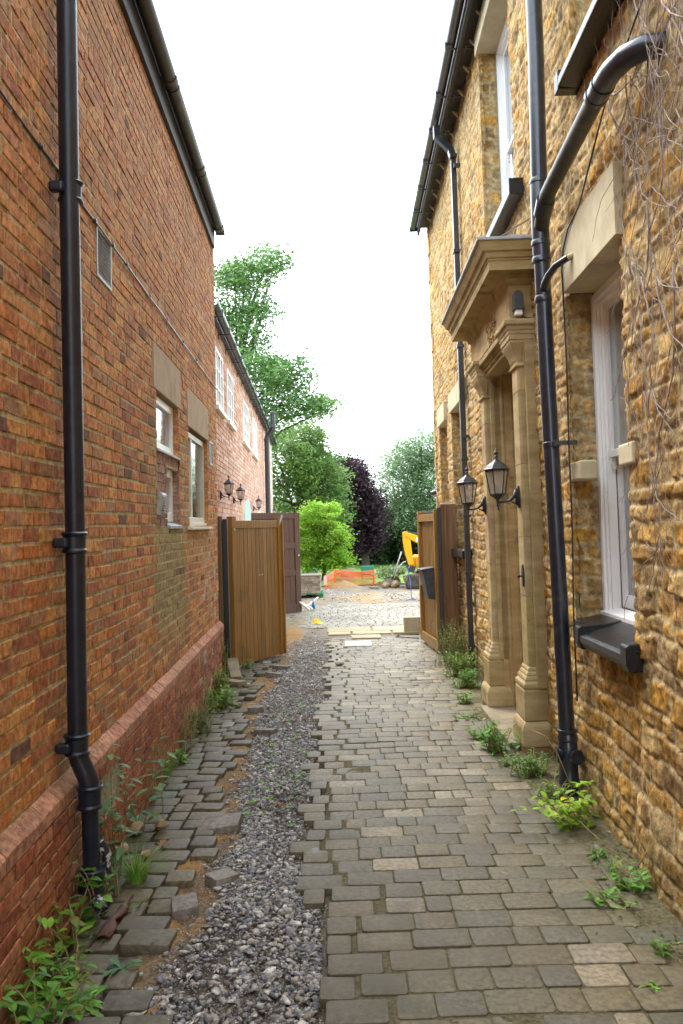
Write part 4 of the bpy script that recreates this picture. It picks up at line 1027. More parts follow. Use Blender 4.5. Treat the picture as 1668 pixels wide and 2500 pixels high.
# ------------------------------------------------------------------ lanterns
def lantern_mesh():
    root = thing('wall_lantern', (0, 0, 0), 'x', 'lantern')
    mb = MB(); n = 6      # plate at x=0, arm to x=.20
    mb.lathe([(.0, .0)], 0, 0) if False else None
    pl_ = [(.036 * math.cos(2 * math.pi * k / 16) * (1.0), .105 * math.sin(2 * math.pi * k / 16)) for k in range(16)]
    mb.ext([(y_, z_) for y_, z_ in pl_], 0, .016, 0); mb.ext([(y_ * .72, z_ * .8) for y_, z_ in pl_], .016, .03, 0)
    mb.build('wall_plate', m_iron, root, bevel=.002)
    mb = MB(); pts = [(.02, 0, .05), (.05, 0, .005), (.09, 0, -.03), (.14, 0, -.042), (.20, 0, -.045)]
    mb.tube(pts, [.030, .017, .011, .010, .010], 10); mb.tube([(.02, 0, -.06), (.045, 0, -.055), (.08, 0, -.040)], [.014, .009, .007], 8)
    mb.tube([(.0205, 0, .05), (.02, 0, -.07)], .02, 8); mb.build('arm', m_iron, root, smooth=True)
    X0 = .20; mb = MB()
    mb.lathe([(.004, -.115), (.014, -.10), (.007, -.09), (.013, -.085), (.013, -.045), (.02, -.035), (.016, -.022), (.03, -.01), (.052, .008), (.070, .022), (.074, .034), (.066, .038)], X0, 0, 6)
    mb.lathe([(.104, .250), (.125, .255), (.127, .262), (.112, .272), (.092, .295), (.066, .318), (.040, .332), (.022, .350), (.014, .375), (.02, .382), (.012, .39), (.010, .396), (.021, .404), (.023, .416), (.014, .43), (.008, .436), (.009, .444), (.002, .456)], X0, 0, 6)
    for k in range(6):
        a = math.pi / 3 * k; mb.tube([(X0 + .069 * math.cos(a), .069 * math.sin(a), .034), (X0 + .106 * math.cos(a), .106 * math.sin(a), .252)], .0055, 6)
        b = a + math.pi / 3
        for j in range(5):
            t0, t1 = j / 5, (j + 1) / 5
            p = [X0 + .104 * (math.cos(a) * (1 - t) + math.cos(b) * t) for t in (t0, (t0 + t1) / 2, t1)]; q = [.104 * (math.sin(a) * (1 - t) + math.sin(b) * t) for t in (t0, (t0 + t1) / 2, t1)]
            mb.add([(p[0], q[0], .25), (p[2], q[2], .25), (p[1], q[1], .232)], [(0, 1, 2)])
    mb.build('lantern_frame', m_iron, root)
    mb = MB(); mb.lathe([(.064, .038), (.099, .248)], X0, 0, 6); mb.build('lantern_glass', m_lglass, root)
    mb = MB(); mb.lathe([(.012, .04), (.014, .10), (.012, .105)], X0, 0, 10, col=(.05, .05, .05)); mb.build('bulb_holder', m_iron, root)
    mb = MB(); mb.lathe([(.011, .105), (.020, .125), (.022, .15), (.014, .172), (.003, .178)], X0, 0, 12); mb.build('bulb', m_bulb, root, smooth=True)
    return root
lan = lantern_mesh()
def on(fr, s, d, h, sc=.93):
    o = fr(np.array([s, d, h])); X = fr.N
    xa = Vector(X); za = Vector(fr.B); ya = za.cross(xa)
    M_ = Matrix.Identity(4)
    for i in range(3): M_[i][0] = xa[i] * sc; M_[i][1] = ya[i] * sc; M_[i][2] = za[i] * sc; M_[i][3] = o[i]
    return M_
lan.matrix_world = on(FR, 7.10, .128, .285)
lan['label'] = 'nearer black hexagonal lantern on the right jamb of the stone doorcase'; lan['group'] = 'black wall lanterns'
copy_thing(lan, on(FR, 8.74, .150, .275), 'black hexagonal lantern on the far column of the stone doorcase')
for s_, lab in ((12.28, 'nearest black lantern on the pink brick range, left of its pair'), (14.28, 'second black lantern on the pink brick range, right of its pair'),
                (19.1, 'small black lantern beside the mint green arched door'), (27.0, 'farthest black lantern peeping over the maroon door')):
    copy_thing(lan, on(FW_, s_, .0, .575, .66), lab)

# bell pull and porch light
bl = thing('bell_pull', FR([7.06, .13, -.42]), 'small dark bell pull on the near door column', 'door bell')
mb = MB(FR); pl_ = [(7.06 + .04 * math.cos(2 * math.pi * k / 16), -.385 + .095 * math.sin(2 * math.pi * k / 16)) for k in range(16)]
mb.ext([(a_, b_) for a_, b_ in pl_], .128, .140, 1); mb.build('back_plate', m_iron, bl, bevel=.003)
mb = MB(FR); mb.tube([(7.06, .14, -.39), (7.06, .165, -.39)], .008, 8); mb.tube([(7.06, .162, -.39), (7.06, .17, -.39), (7.06, .18, -.39)], [.013, .018, .010], 10); mb.build('knob', m_iron, bl, smooth=True)
sl_ = thing('security_light', FR([6.93, .11, 1.8]), 'small black domed security light under the porch cornice', 'lamp')
mb = MB(FR); prof = [(.075, 1.86), (.155, 1.86)] + [(.115 + .04 * math.cos(math.pi * k / 10), 1.965 + .045 * math.sin(math.pi * k / 10)) for k in range(11)]
mb.ext([(a_, b_) for a_, b_ in prof], 6.88, 6.95, 0); mb.box(6.865, 6.95, .07, .16, 1.845, 1.865)
mb.build('housing', m_grey, sl_, bevel=.006)
mb = MB(FR); mb.box(6.88, 6.935, .085, .145, 1.80, 1.845); mb.build('sensor_lens', m_white, sl_, bevel=.006)
mb = MB(FR); mb.tube([(6.94, .10, 1.83), (6.93, .08, 1.80), (6.93, .05, 1.785), (6.93, .0, 1.78)], .005, 6); mb.build('cable', m_black, sl_)

# cables on the stone wall
cable(FR, [(4.0, .05, 2.62), (4.3, .06, 2.50), (4.7, .05, 2.40), (5.0, .05, 2.22), (5.3, .04, 2.08), (5.55, .05, 2.02), (5.68, .05, 1.93), (5.74, .05, 1.80), (5.75, .04, 1.2), (5.76, .045, .6), (5.78, .04, 0), (5.80, .05, -.6), (5.8, .05, -1.2)], .006,
      label='black cable trailing beside the thick pipe on the stone wall')

# ------------------------------------------------------------------ bare climber
r = random.Random(21); mb = MB(FR)
def strand(s, h, L_, ang, r0, depth=0, d0=.05):
    pts = [(s, d0, h)]; n = max(4, int(L_ / .05)); a = ang; cur = r.uniform(-.3, .3)
    for i in range(n):
        cur = cur * .85 + r.gauss(0, .16); a += cur * .35; a += (ang - a) * .12
        s += math.cos(a) * L_ / n; h += math.sin(a) * L_ / n
        d0 += r.gauss(0, .006); d0 = min(max(d0, .035), .11)
        pts.append((s, d0, h))
        if s < 3.2 or h < -1.0 or (s > 4.66 and h < 1.62): break
        if depth < 2 and r.random() < (.11 if depth == 0 else .05):
            strand(s, h, L_ * r.uniform(.25, .55), a + r.choice([-1, 1]) * r.uniform(.4, 1.1), r0 * .62, depth + 1, d0)
    k = len(pts)
    if k > 2: mb.tube(pts, [r0 * (1 - .6 * i / k) for i in range(k)], 5, cap=False)
for i in range(46):
    s0 = r.uniform(3.5, 4.85); h0 = r.uniform(1.0, 3.6)
    if s0 > 4.3 and h0 > 2.5: h0 -= 1
    strand(s0, h0, r.uniform(.7, 1.9), r.uniform(-2.2, -1.35) + (0.0 if s0 < 4.3 else -.3), r.uniform(.003, .006))
for i in range(14):
    strand(r.uniform(3.7, 4.6), r.uniform(.0, 1.3), r.uniform(.4, 1.0), r.uniform(-2.2, -.9), r.uniform(.0013, .0022))
for i in range(16):
    strand(r.uniform(3.8, 4.9), r.uniform(2.0, 2.6), r.uniform(.3, .8), r.uniform(.2, 2.6), r.uniform(.0014, .0024))
tag(mb.build('bare_climber', m_vine, origin=FR([4.1, .05, -1.9]), smooth=True), 'leafless grey vine stems tangled over the upper right stone wall', 'climbing plant')

# ------------------------------------------------------------------ gates
def gate(loc, rz, W_, Hh, label, side=1, group='timber driveway gates'):
    g_ = thing('timber_gate', loc, label, 'gate', group); F_ = Placed(loc, rz)
    mb = MB(F_); t = .045
    mb.box(0, .10, -t, t, .05, Hh); mb.box(W_ - .10, W_, -t, t, .05, Hh - .01)
    mb.box(.10, W_ - .10, -t + .004, t - .004, Hh - .17, Hh - .06); mb.box(.10, W_ - .10, .005, t - .004, .05, .2); mb.box(.10, W_ - .1, .005, t - .004, .95, 1.1)
    mb.box(W_ - .005, W_ + .035, -t - .02, -t + .035, .05, Hh - .06)
    fr_ = mb.build('gate_frame', m_gate, g_, bevel=.004)
    mb = MB(F_); n = int((W_ - .2) / .098); w = (W_ - .2) / n; rr = random.Random(3)
    for k in range(n):
        c = np.array([1, 1, 1]) * rr.uniform(.82, 1.12); x0 = .10 + k * w
        mb.ext([(x0 + .0035, -.020), (x0 + .0035, -.008), (x0 + w - .0035, -.008), (x0 + w - .0035, -.020), (x0 + w - .007, -.026), (x0 + .007, -.026)], .06, Hh - .165, 2, c)
        mb.box(x0 - .004, x0 + .004, -.012, -.004, .06, Hh - .165, (.35, .3, .25))
    mb.build('boarding', m_gate, g_, bevel=0)
    return g_
GA = math.atan2(1.15, .56)
gl_ = gate((-1.57, 11.55, -.04), GA, 1.36, 2.16, 'open varnished timber gate leaf against the left brick house')
F_ = Placed((-1.57, 11.55, -.04), GA)
mb = MB(F_); mb.tube([(.72, -.026, 1.30), (.72, -.03, 1.30)], .012, 8); mb.tube([(.79, -.026, 1.30), (.79, -.03, 1.30)], .012, 8); mb.tube([(.05, -.045, 1.98), (.05, -.055, 1.98)], .018, 8); mb.tube([(1.31, -.03, 2.03), (1.37, -.06, 2.18)], .018, 6); mb.build('bolt', m_galv, gl_)
gr_ = gate((1.41, 12.24, 0.0), math.radians(94.7), 1.45, 2.15, 'open timber gate leaf with letter box near the stone house')
def gpost(loc, w, l, Hh, mat_, label, cap, rz=0):
    p_ = thing('gate_post', loc, label, 'post', 'gate posts'); F_ = Placed(loc, rz)
    mb = MB(F_); 
    if cap: mb.box(-w / 2, w / 2, -l / 2, l / 2, 0, Hh); mb.add([(-w / 2, -l / 2, Hh), (w / 2, -l / 2, Hh), (w / 2, l / 2, Hh), (-w / 2, l / 2, Hh), (0, 0, Hh + .05)], [(0, 1, 4), (1, 2, 4), (2, 3, 4), (3, 0, 4)])
    else: mb.box(-w / 2, w / 2, -l / 2, l / 2, 0, Hh)
    mb.build('post', mat_, p_, bevel=.005)
    return p_
q = gpost((-1.70, 11.25, 0), .135, .14, 2.12, m_postd, 'sawn timber gate post against the corner of the brick house', False)
mb = MB(); mb.box(-1.62, -1.56, 11.22, 11.32, -.03, 2.08); mb.build('hinge_channel', m_black, q, bevel=.003)
q = gpost((1.57, 12.28, 0), .225, .2, 2.22, m_post, 'reddish brown gate post with pointed top by the stone house', True)
mb = MB(); mb.box(1.405, 1.455, 12.16, 12.23, -.03, 2.18); mb.tube([(1.43, 12.155, .32), (1.43, 12.155, .42)], .02, 8); mb.build('hinge_channel', m_black, q, bevel=.003)
# letter box
lb = thing('letter_box', (1.25, 12.5, .9), 'slanted black metal letter box fixed to the right gate', 'letter box')
F_ = Placed((1.365, 12.40, 0), math.radians(94.7)); mb = MB(F_)
mb.ext([(0.0, .80), (.0, 1.29), (.19, 1.26), (.12, .80)], .0, .33, 0) if False else mb.add([(.0, .0, .80), (.34, .0, .80), (.34, .10, .82), (.0, .10, .82), (.0, .0, 1.27), (.34, .0, 1.27), (.34, .18, 1.24), (.0, .18, 1.24)], BOXF)
mb.build('box_body', m_grey, lb, bevel=.006)
mb = MB(F_); mb.add([(-.012, -.0, 1.272), (.352, -.0, 1.272), (.352, .20, 1.242), (-.012, .20, 1.242), (-.012, .0, 1.29), (.352, .0, 1.29), (.352, .20, 1.26), (-.012, .20, 1.26)], BOXF); mb.build('lid', m_grey, lb, bevel=.003)
# maroon door standing in the yard
md = thing('maroon_door', (-1.6, 18.6, 0), 'tall maroon panelled outer door standing open in the yard', 'door'); F_ = Placed((-2.08, 18.0, 0.02), math.atan2(1.1, 1.12))
mb = MB(F_); W_ = 1.52; Hh = 2.28
for a_, b_ in ((0, .15), (W_ - .15, W_)): mb.box(a_, b_, -.03, .03, 0, Hh)
for c_, e_ in ((0, .2), (.84, .98), (1.46, 1.60), (Hh - .14, Hh)): mb.box(.15, W_ - .15, -.026, .026, c_, e_)
mb.build('door_frame', m_maroon, md, bevel=.006)
mb = MB(F_)
for k in range(8):
    a_ = .15 + k * (W_ - .3) / 8
    for c_, e_ in ((.2, .84), (.98, 1.46), (1.60, Hh - .14)): mb.box(a_ + .003, a_ + (W_ - .3) / 8 - .003, -.008, .006, c_, e_)
mb.build('door_panel', m_maroon, md, bevel=.003)
mb = MB(F_); mb.tube([(W_ - .06, -.034, 1.3), (W_ - .06, -.05, 1.3)], .02, 8); mb.build('latch', m_galv, md)

# ------------------------------------------------------------------ yard things
r = random.Random(31)
sl = [(-.33, .50, 15.28, 15.95), (.52, 1.35, 15.3, 15.93), (1.37, 2.3, 15.3, 15.9), (-.30, .12, 14.87, 15.26), (.14, .85, 14.88, 15.27), (.87, 1.7, 14.88, 15.27), (1.72, 2.5, 14.9, 15.26)]
mb = MB()
for a_, b_, c_, e_ in sl: mb.box(a_, b_ - .02, c_, e_ - .02, -.03, .012 + r.uniform(0, .006), np.array([1, .97, .9]) * r.uniform(.85, 1.08))
tag(mb.build('slab_path', m_slab, bevel=.008), kind='structure')
mb = MB(); mb.box(.0, .43, 13.36, 13.95, -.02, .013)
for k in range(12): 
    for j in range(5): mb.box(.015 + k * .0345, .037 + k * .0345, 13.4 + j * .11, 13.47 + j * .11, .013, .017)
tag(mb.build('manhole_cover', m_galv, bevel=.002), 'ribbed pale metal manhole cover in the block paving', 'manhole cover')
mb = MB(); mb.box(.11, .62, 14.2, 14.62, -.02, .028); tag(mb.build('access_cover', m_slab, bevel=.006), 'raised pale access cover just behind the ribbed metal one', 'manhole cover')
mb = MB(); mb.box(1.07, 2.1, 14.93, 15.08, .0, .275); tag(mb.build('stone_block', m_slab, bevel=.012), 'yellow sandstone block set on edge beside the right gate', 'stone block')
def rockobj(name, pts, mat_, label, cat, seed, group=None, flat=.7):
    rs_ = random.Random(seed); x, y, z, s_ = pts
    bm = bmesh.new(); bmesh.ops.create_icosphere(bm, subdivisions=3, radius=1)
    for _ in range(7):
        n_ = Vector((rs_.gauss(0, 1), rs_.gauss(0, 1), rs_.gauss(0, 1))).normalized(); d_ = rs_.uniform(.5, .85)
        for v in bm.verts:
            e_ = v.co.dot(n_) - d_
            if e_ > 0: v.co -= n_ * e_ * .9
    me = bpy.data.meshes.new(name)
    for v in bm.verts: v.co = Vector((v.co.x * s_, v.co.y * s_ * .8, v.co.z * s_ * flat))
    bm.to_mesh(me); bm.free(); me.materials.append(mat_); me.polygons.foreach_set('use_smooth', [True] * len(me.polygons)); me.set_sharp_from_angle(angle=.5)
    at = me.attributes.new('col', 'FLOAT_COLOR', 'POINT'); at.data.foreach_set('color', [1.0] * 4 * len(me.vertices))
    o = bpy.data.objects.new(name, me); COL.objects.link(o); o.location = (x, y, z); o.rotation_euler = (0, 0, rs_.uniform(0, 6)); return tag(o, label, cat, group)
rockobj('cobble', (-.09, 11.6, .03, .075), m_cobble, 'smooth pale grey cobble lying alone on the paving', 'stone', 4, flat=.55)
rockobj('sandstone_lump', (-1.40, 5.02, .02, .075), m_rock, 'largest golden stone at the foot of the left downpipe', 'stone', 5, 'golden stones by the downpipe foot')
rockobj('sandstone_lump', (-1.36, 5.32, .03, .065), m_rock, 'upright golden stone nearest the brick wall behind the downpipe foot', 'stone', 6, 'golden stones by the downpipe foot')
rockobj('sandstone_lump', (-1.22, 5.38, .03, .05), m_rock, 'golden stone farthest right beside the downpipe foot', 'stone', 7, 'golden stones by the downpipe foot')
rockobj('sandstone_lump', (-1.22, 4.95, .01, .035), m_rock, 'smallest golden stone in front of the downpipe foot group', 'stone', 8, 'golden stones by the downpipe foot')
# two long pieces of paving edging propped by the gate
for (a_, b_, lab) in (((-1.62, 10.55, .02), (-1.28, 10.25, .03), 'flat edging stone lying in the weeds before the left gate'), ((-1.50, 10.95, .22), (-1.40, 10.55, .04), 'pale edging stone leaning against the left gate foot')):
    mb = MB(); mb.tube([a_, b_], .05, sq=(.07, .028)); tag(mb.build('edging_stone', m_step, bevel=.006), lab, 'edging stone', 'edging stones by the left gate')
mb = MB(); V = []
rr = random.Random(4)
path = [(-1.185, 3.95), (-1.18, 4.05), (-1.19, 4.12), (-1.16, 4.2), (-1.17, 4.30), (-1.155, 4.38)]
ww = [.036, .038, .020, .030, .022, .006]
for (x, y), w in zip(path, ww):
    for k in range(5): t = (k - 2) / 2; V.append((x + w * t, y + rr.uniform(-.006, .006), .012 + .014 * (1 - t * t) + .004 * math.sin(y * 20)))
F = [(i * 5 + k, i * 5 + k + 1, i * 5 + 6 + k, i * 5 + 5 + k) for i in range(5) for k in range(4)]
mb.add(V, F); o = mb.build('bark_strip', m_barkchip, smooth=True, fixn=False); sm = o.modifiers.new('t', 'SOLIDIFY'); sm.thickness = .006; tag(o, 'curled reddish brown strip of bark on the left pavers', 'bark')
def dryleaf(x, y, s_, seed, lab):
    rr = random.Random(seed); mb = MB()
    for k in range(7):
        a_ = rr.uniform(0, 6.28); l = s_ * rr.uniform(.5, 1); w = l * .3; up_ = rr.uniform(.1, .6) * l
        c_, s2 = math.cos(a_), math.sin(a_)
        mb.add([(x, y, .02), (x + c_ * l * .5 - s2 * w, y + s2 * l * .5 + c_ * w, .02 + up_), (x + c_ * l, y + s2 * l, .02 + up_ * .6), (x + c_ * l * .5 + s2 * w, y + s2 * l * .5 - c_ * w, .025 + up_ * .3)], [(0, 1, 2), (0, 2, 3)])
    o = mb.build('dead_leaf', m_deadleaf, fixn=False); tag(o, lab, 'leaf')
dryleaf(-1.15, 5.05, .06, 3, 'crumpled brown dead leaf on the left pavers past the downpipe')
dryleaf(-.48, 5.70, .05, 5, 'reddish brown dead leaf lying in the grey gravel')
dryleaf(1.33, 4.42, .035, 6, 'brown dead leaf among the weeds at the foot of the stone wall')

# pallet of bricks
pa = thing('brick_pallet', (-1.35, 23.2, 0), 'green pallet stacked with grey brown blocks beside the maroon door', 'pallet')
mb = MB(); x0, x1, y0, y1 = -2.0, -.62, 23.0, 24.0
for k in range(3): mb.box(x0 + k * .66, x0 + k * .66 + .1, y0, y1, .0, .10)
for k in range(6): mb.box(x0, x1 + .03, y0 + k * .18, y0 + k * .18 + .12, .10, .125)
mb.box(x0, x1 + .03, y0, y0 + .1, -.02, 0); mb.build('pallet', m_green, pa, bevel=.004)
mb = MB(); rr = random.Random(2)
for z in range(7):
    x = x0 + .02
    while x < x1 - .05:
        w = rr.choice([.18, .22, .12]); mb.box(x, min(x + w, x1 - .02) - .006, y0 + .03 + rr.uniform(0, .012), y0 + .95, .127 + z * .068, .127 + z * .068 + .064, np.array([.27, .22, .17]) * rr.uniform(.6, 1.5)); x += w
mb.box(x0 + .01, x1 - .01, y0 + .02, y0 + .96, .605, .635, (.28, .22, .18))
mb.build('block_stack', m_gravel, pa, bevel=.006)
# orange net barrier
nt_ = thing('barrier_netting', (.1, 26.4, 0), 'sagging orange plastic mesh barrier fencing across the yard', 'barrier')
def netpanel(p0, p1, h0, h1, mb, dense, n=26, m_=13, sag=.1):
    for j in range(m_ + 1):
        t = j / m_; pts = []
        for i in range(n + 1):
            u = i / n; z = (h0 + (h1 - h0) * u) * t - sag * math.sin(math.pi * u) * t
            pts.append((p0[0] + (p1[0] - p0[0]) * u, p0[1] + (p1[1] - p0[1]) * u + .03 * math.sin(9 * u + j), z + .02))
        mb.tube(pts, .006 if j < m_ * .6 else .015, 4, cap=False)
    for i in range(n * 2 + 1):
        u = i / (n * 2); zt = (h0 + (h1 - h0) * u) - sag * math.sin(math.pi * u)
        mb.tube([(p0[0] + (p1[0] - p0[0]) * u, p0[1] + (p1[1] - p0[1]) * u, .02), (p0[0] + (p1[0] - p0[0]) * u, p0[1] + (p1[1] - p0[1]) * u + .03 * math.sin(9 * u), zt + .02)], .003, 4, cap=False)
mb = MB(); netpanel((-.58, 26.0), (-.28, 27.2), .42, .54, mb, 1, 8, 10, .06); netpanel((-.28, 27.2), (1.0, 27.4), .54, .46, mb, 1, 20, 11, .05); netpanel((1.0, 27.4), (1.1, 28.6), .46, .44, mb, 1, 8, 9, .03)
mb.build('mesh_sheet', m_net, nt_, fixn=False)
for x, y, h in ((-.58, 26.0, .45), (-.28, 27.2, .58), (1.0, 27.4, .50)):
    mb = MB(); mb.tube([(x, y, 0), (x, y, h)], .022, 8); mb.build('stake', m_net, nt_)
mb = MB(); mb.box(-.62, -.52, 25.97, 25.99, .15, .42); mb.build('white_wrap', m_pink, nt_)
# soil mound
mb = MB(); n = 24; V = [(0, 0, .33)]
xs_ = np.linspace(-1, 1, 29); MX, MY = np.meshgrid(xs_, xs_); R2 = np.sqrt(MX ** 2 + MY ** 2)
MZ = .26 * np.clip(1 - R2, 0, 1) ** .9 + .03 * fbm(MX * 4, MY * 4, 3) * (R2 < 1) - .02
o = grid_obj('soil_mound', np.stack([.02 + MX * .62, 26.7 + MY * .5, MZ], -1), np.ones(MX.shape + (3,)) * np.array([.33, .22, .12]), m_ground, origin=(.02, 26.7, 0)); tag(o, 'brown heap of dug soil in front of the orange netting', 'soil heap')
# rubble heap right
for i in range(26):
    rr = random.Random(100 + i); x = rr.uniform(1.2, 3.0); y = rr.uniform(26.0, 27.2); s_ = rr.uniform(.1, .24); z = .05 + .28 * max(0, 1 - abs(x - 2.1) / 1.1) * rr.random()
    rockobj('rubble_stone', (x, y, z, s_), m_rock if i % 3 else m_cobble, 'broken stone in the rubble heap left of the yellow digger', 'stone', 200 + i, 'stones of the rubble heap')
mb = MB(); mb.box(.78, 1.10, 25.8, 26.0, .0, .07); tag(mb.build('loose_brick_slab', m_step, bevel=.01), 'flat stone lying before the left end of the rubble heap', 'stone')
mb = MB(); mb.box(1.95, 2.25, 25.6, 25.8, .0, .07); tag(mb.build('loose_brick_slab', m_step, bevel=.01), 'flat stone lying below the digger bucket', 'stone')
# green chair and table beyond
ch = thing('garden_chair', (.95, 33, 0), 'teal plastic garden chair on the lawn behind the netting', 'chair')
mb = MB(); mb.box(.66, 1.14, 30.5, 30.55, .20, .50); mb.build('backrest', m_teal, ch, bevel=.06)
mb = MB(); mb.box(.66, 1.14, 30.15, 30.55, .20, .24); mb.build('seat', m_teal, ch, bevel=.02)
for x in (.69, 1.10):
    for y in (30.18, 30.5):
        mb = MB(); mb.tube([(x, y, 0), (x, y, .2)], .02, 6); mb.build('leg', m_teal, ch)
tb = thing('garden_table', (1.7, 33, 0), 'weathered low garden table on the lawn beside the teal chair', 'table')
mb = MB(); mb.box(1.25, 1.7, 30.4, 30.8, .26, .29); mb.build('table_top', m_postd, tb)
for x in (1.3, 1.65):
    mb = MB(); mb.box(x - .03, x + .03, 30.55, 30.6, 0, .26); mb.build('leg', m_postd, tb)
mb = MB(); mb.box(-.10, .42, 30, 30.4, 0, .44); tag(mb.build('wooden_crate', m_slab, bevel=.01), 'tan box on the lawn seen through the orange netting', 'box')
# green standpipe
mb = MB(); mb.tube([(-.82, 25.4, 0), (-.82, 25.4, .62), (-.84, 25.4, .68), (-.92, 25.4, .70), (-.96, 25.4, .64)], .028, 8); tag(mb.build('standpipe', m_green, smooth=True), 'bright green water standpipe left of the orange netting', 'standpipe')
# pipe offcuts
r = random.Random(8)
for k, (x0, y0, x1, y1, mm, rad, lab) in enumerate([(-1.15, 19.2, -.62, 19.9, m_whitep, .02, 'long cream hose offcut in the pile beside the maroon door'), (-1.2, 19.5, -.75, 19.3, m_whitep, .035, 'thick cream plastic pipe in the debris pile'),
        (-1.25, 19.0, -.8, 19.05, m_whitep, .03, 'lowest cream pipe of the debris pile'), (-1.2, 19.9, -.85, 20.3, m_galv, .018, 'thin grey pipe at the back of the debris pile'), (-1.3, 19.6, -1.0, 19.9, m_yelp, .05, 'yellow duct in the debris pile by the maroon door'), (-.75, 19.4, -.70, 19.42, m_blue, .024, 'short blue pipe end in the debris pile')]):
    mb = MB(); mb.tube([(x0, y0, .04), ((x0 + x1) / 2, (y0 + y1) / 2, .09 + .08 * (k % 3)), (x1, y1, .05 + (.22 if k == 0 else 0))], rad, 8); tag(mb.build('pipe_offcut', mm, smooth=True), lab, 'pipe', 'pipe offcuts by the maroon door')
rr = random.Random(14); xs_ = np.linspace(-1, 1, 15); MX, MY = np.meshgrid(xs_, xs_); MZ = .03 + .09 * np.abs(fbm(MX * 2.2, MY * 2.2, 5)) * 2 * np.clip(1.1 - MX ** 2 - MY ** 2, 0, 1)
rad_ = 1 + .5 * vn(np.arctan2(MY, MX) * 2, MX * 0, 3)
o = grid_obj('yellow_cloth', np.stack([-.56 + MX * .12 * rad_, 16.75 + MY * .14 * rad_, MZ - .02], -1), np.ones(MX.shape + (3,)), m_yelp, origin=(-.56, 16.75, 0)); tag(o, 'crumpled yellow cloth dropped on the gravel beyond the gate', 'cloth')
mb = MB(); mb.tube([(1.75, 21.4, .02), (1.72, 21.4, .5), (1.66, 21.4, .82), (1.74, 21.4, .9)], .009, 6); mb.tube([(1.6, 21.3, .02), (1.72, 21.4, .03), (1.85, 21.35, .02)], .014, 6); tag(mb.build('blue_strap', m_blue, smooth=True), 'blue strap hanging down to the ground near the digger', 'strap')
mb = MB(); mb.tube([(1.25, 14.0, .02), (1.0, 14.15, .02), (.88, 14.35, .02), (1.0, 14.55, .025), (1.3, 14.5, .02)], .011, 6); tag(mb.build('hose_loop', m_black, smooth=True), 'loop of thin black hose beside the right gate foot', 'hose')
for (pts, lab) in ((((1.55, 26.2, .35), (1.75, 26.2, .8), (1.86, 26.2, 1.12)), 'straight pale pole sticking out of the rubble heap'), (((1.6, 26.1, .3), (1.72, 26.1, .6), (1.9, 26.1, .78), (2.12, 26.1, .84)), 'curved pale conduit bending up to the digger')):
    mb = MB(); mb.tube(pts, .022, 6); tag(mb.build('pale_pole', m_galv, smooth=True), lab, 'pole')

# --- digger
dg = thing('mini_digger', (2.9, 26.6, 0), 'yellow mini digger with folded boom half hidden by the right gate', 'digger')
YD = 26.6
mb = MB()
mb.ext([(2.3, .12), (2.45, .0), (4.2, .0), (4.35, .12), (4.35, .35), (4.2, .46), (2.45, .46), (2.3, .35)], YD - .9, YD - .55, 1); mb.build('track', m_rubber, dg, bevel=.03); mb = MB(); mb.ext([(2.3, .12), (2.45, .0), (4.2, .0), (4.35, .12), (4.35, .35), (4.2, .46), (2.45, .46), (2.3, .35)], YD + .55, YD + .9, 1)
mb.build('track', m_rubber, dg, bevel=.03)
mb = MB(); mb.box(2.30, 4.5, YD - .75, YD + .75, .62, .98); mb.box(2.13, 2.34, YD - .35, YD + .35, .60, .95); mb.box(3.4, 4.6, YD - .7, YD + .7, .95, 1.5); mb.build('body', m_yellow, dg, bevel=.05)
mb = MB(); mb.box(2.5, 3.8, YD - .55, YD + .55, .36, .61); mb.build('undercarriage', m_lime, dg, bevel=.03)
mb = MB()
for x, y in ((2.5, -.65), (3.5, -.65), (2.5, .65), (3.5, .65)): mb.box(x - .03, x + .03, YD + y - .03, YD + y + .03, .98, 2.3)
mb.box(2.45, 3.6, YD - .7, YD + .7, 2.3, 2.38); mb.build('canopy', m_rubber, dg, bevel=.02)
def beam(mb, P, wd):     # tapered plate beam in the x-z plane; P: list of (x,z,halfwidth)
    top = []; bot = []
    for i, (x, z, hw) in enumerate(P):
        a = P[max(i - 1, 0)]; b = P[min(i + 1, len(P) - 1)]; dx, dz = b[0] - a[0], b[1] - a[1]; L_ = math.hypot(dx, dz); nx, nz = -dz / L_, dx / L_
        top.append((x + nx * hw, z + nz * hw)); bot.append((x - nx * hw, z - nz * hw))
    mb.ext(top + bot[::-1], YD - 1.0 - wd, YD - 1.0 + wd, 1)
mb = MB(); beam(mb, [(1.93, 1.75, .07), (1.99, 1.45, .12), (2.03, 1.1, .11), (2.10, .72, .08)], .09); mb.build('dipper_arm', m_yellow, dg, bevel=.015)
mb = MB(); beam(mb, [(1.95, 1.68, .06), (2.2, 1.56, .10), (2.5, 1.42, .12), (2.85, 1.15, .14), (3.05, .8, .14)], .11); bo = mb.build('boom', m_yellow, dg, bevel=.015)
mb = MB(); mb.tube([(2.0, YD - 1.0, 1.74), (2.25, YD - 1.0, 1.67)], .025, 8); mb.tube([(2.25, YD - 1.0, 1.67), (2.62, YD - 1.0, 1.57)], .04, 8); mb.tube([(2.36, YD - 1.0, 1.3), (2.42, YD - 1.0, .7)], .035, 8); mb.tube([(1.90, YD - 1.0, 1.2), (2.02, YD - 1.0, .65)], .03, 8); mb.build('hydraulic_ram', m_rubber, dg, smooth='auto')
mb = MB(); mb.tube([(2.02, YD - 1.0, .72), (2.08, YD - 1, .50)], .09, sq=(.08, .06)); mb.tube([(2.2, YD - 1.0, .68), (2.14, YD - 1, .48)], .06, 8)
mb.ext([(1.90, .12), (1.98, .02), (2.42, .10), (2.5, .2), (2.36, .40), (2.0, .42), (1.93, .34), (2.3, .28), (2.3, .16), (2.0, .14)], YD - 1.25, YD - .75, 1)
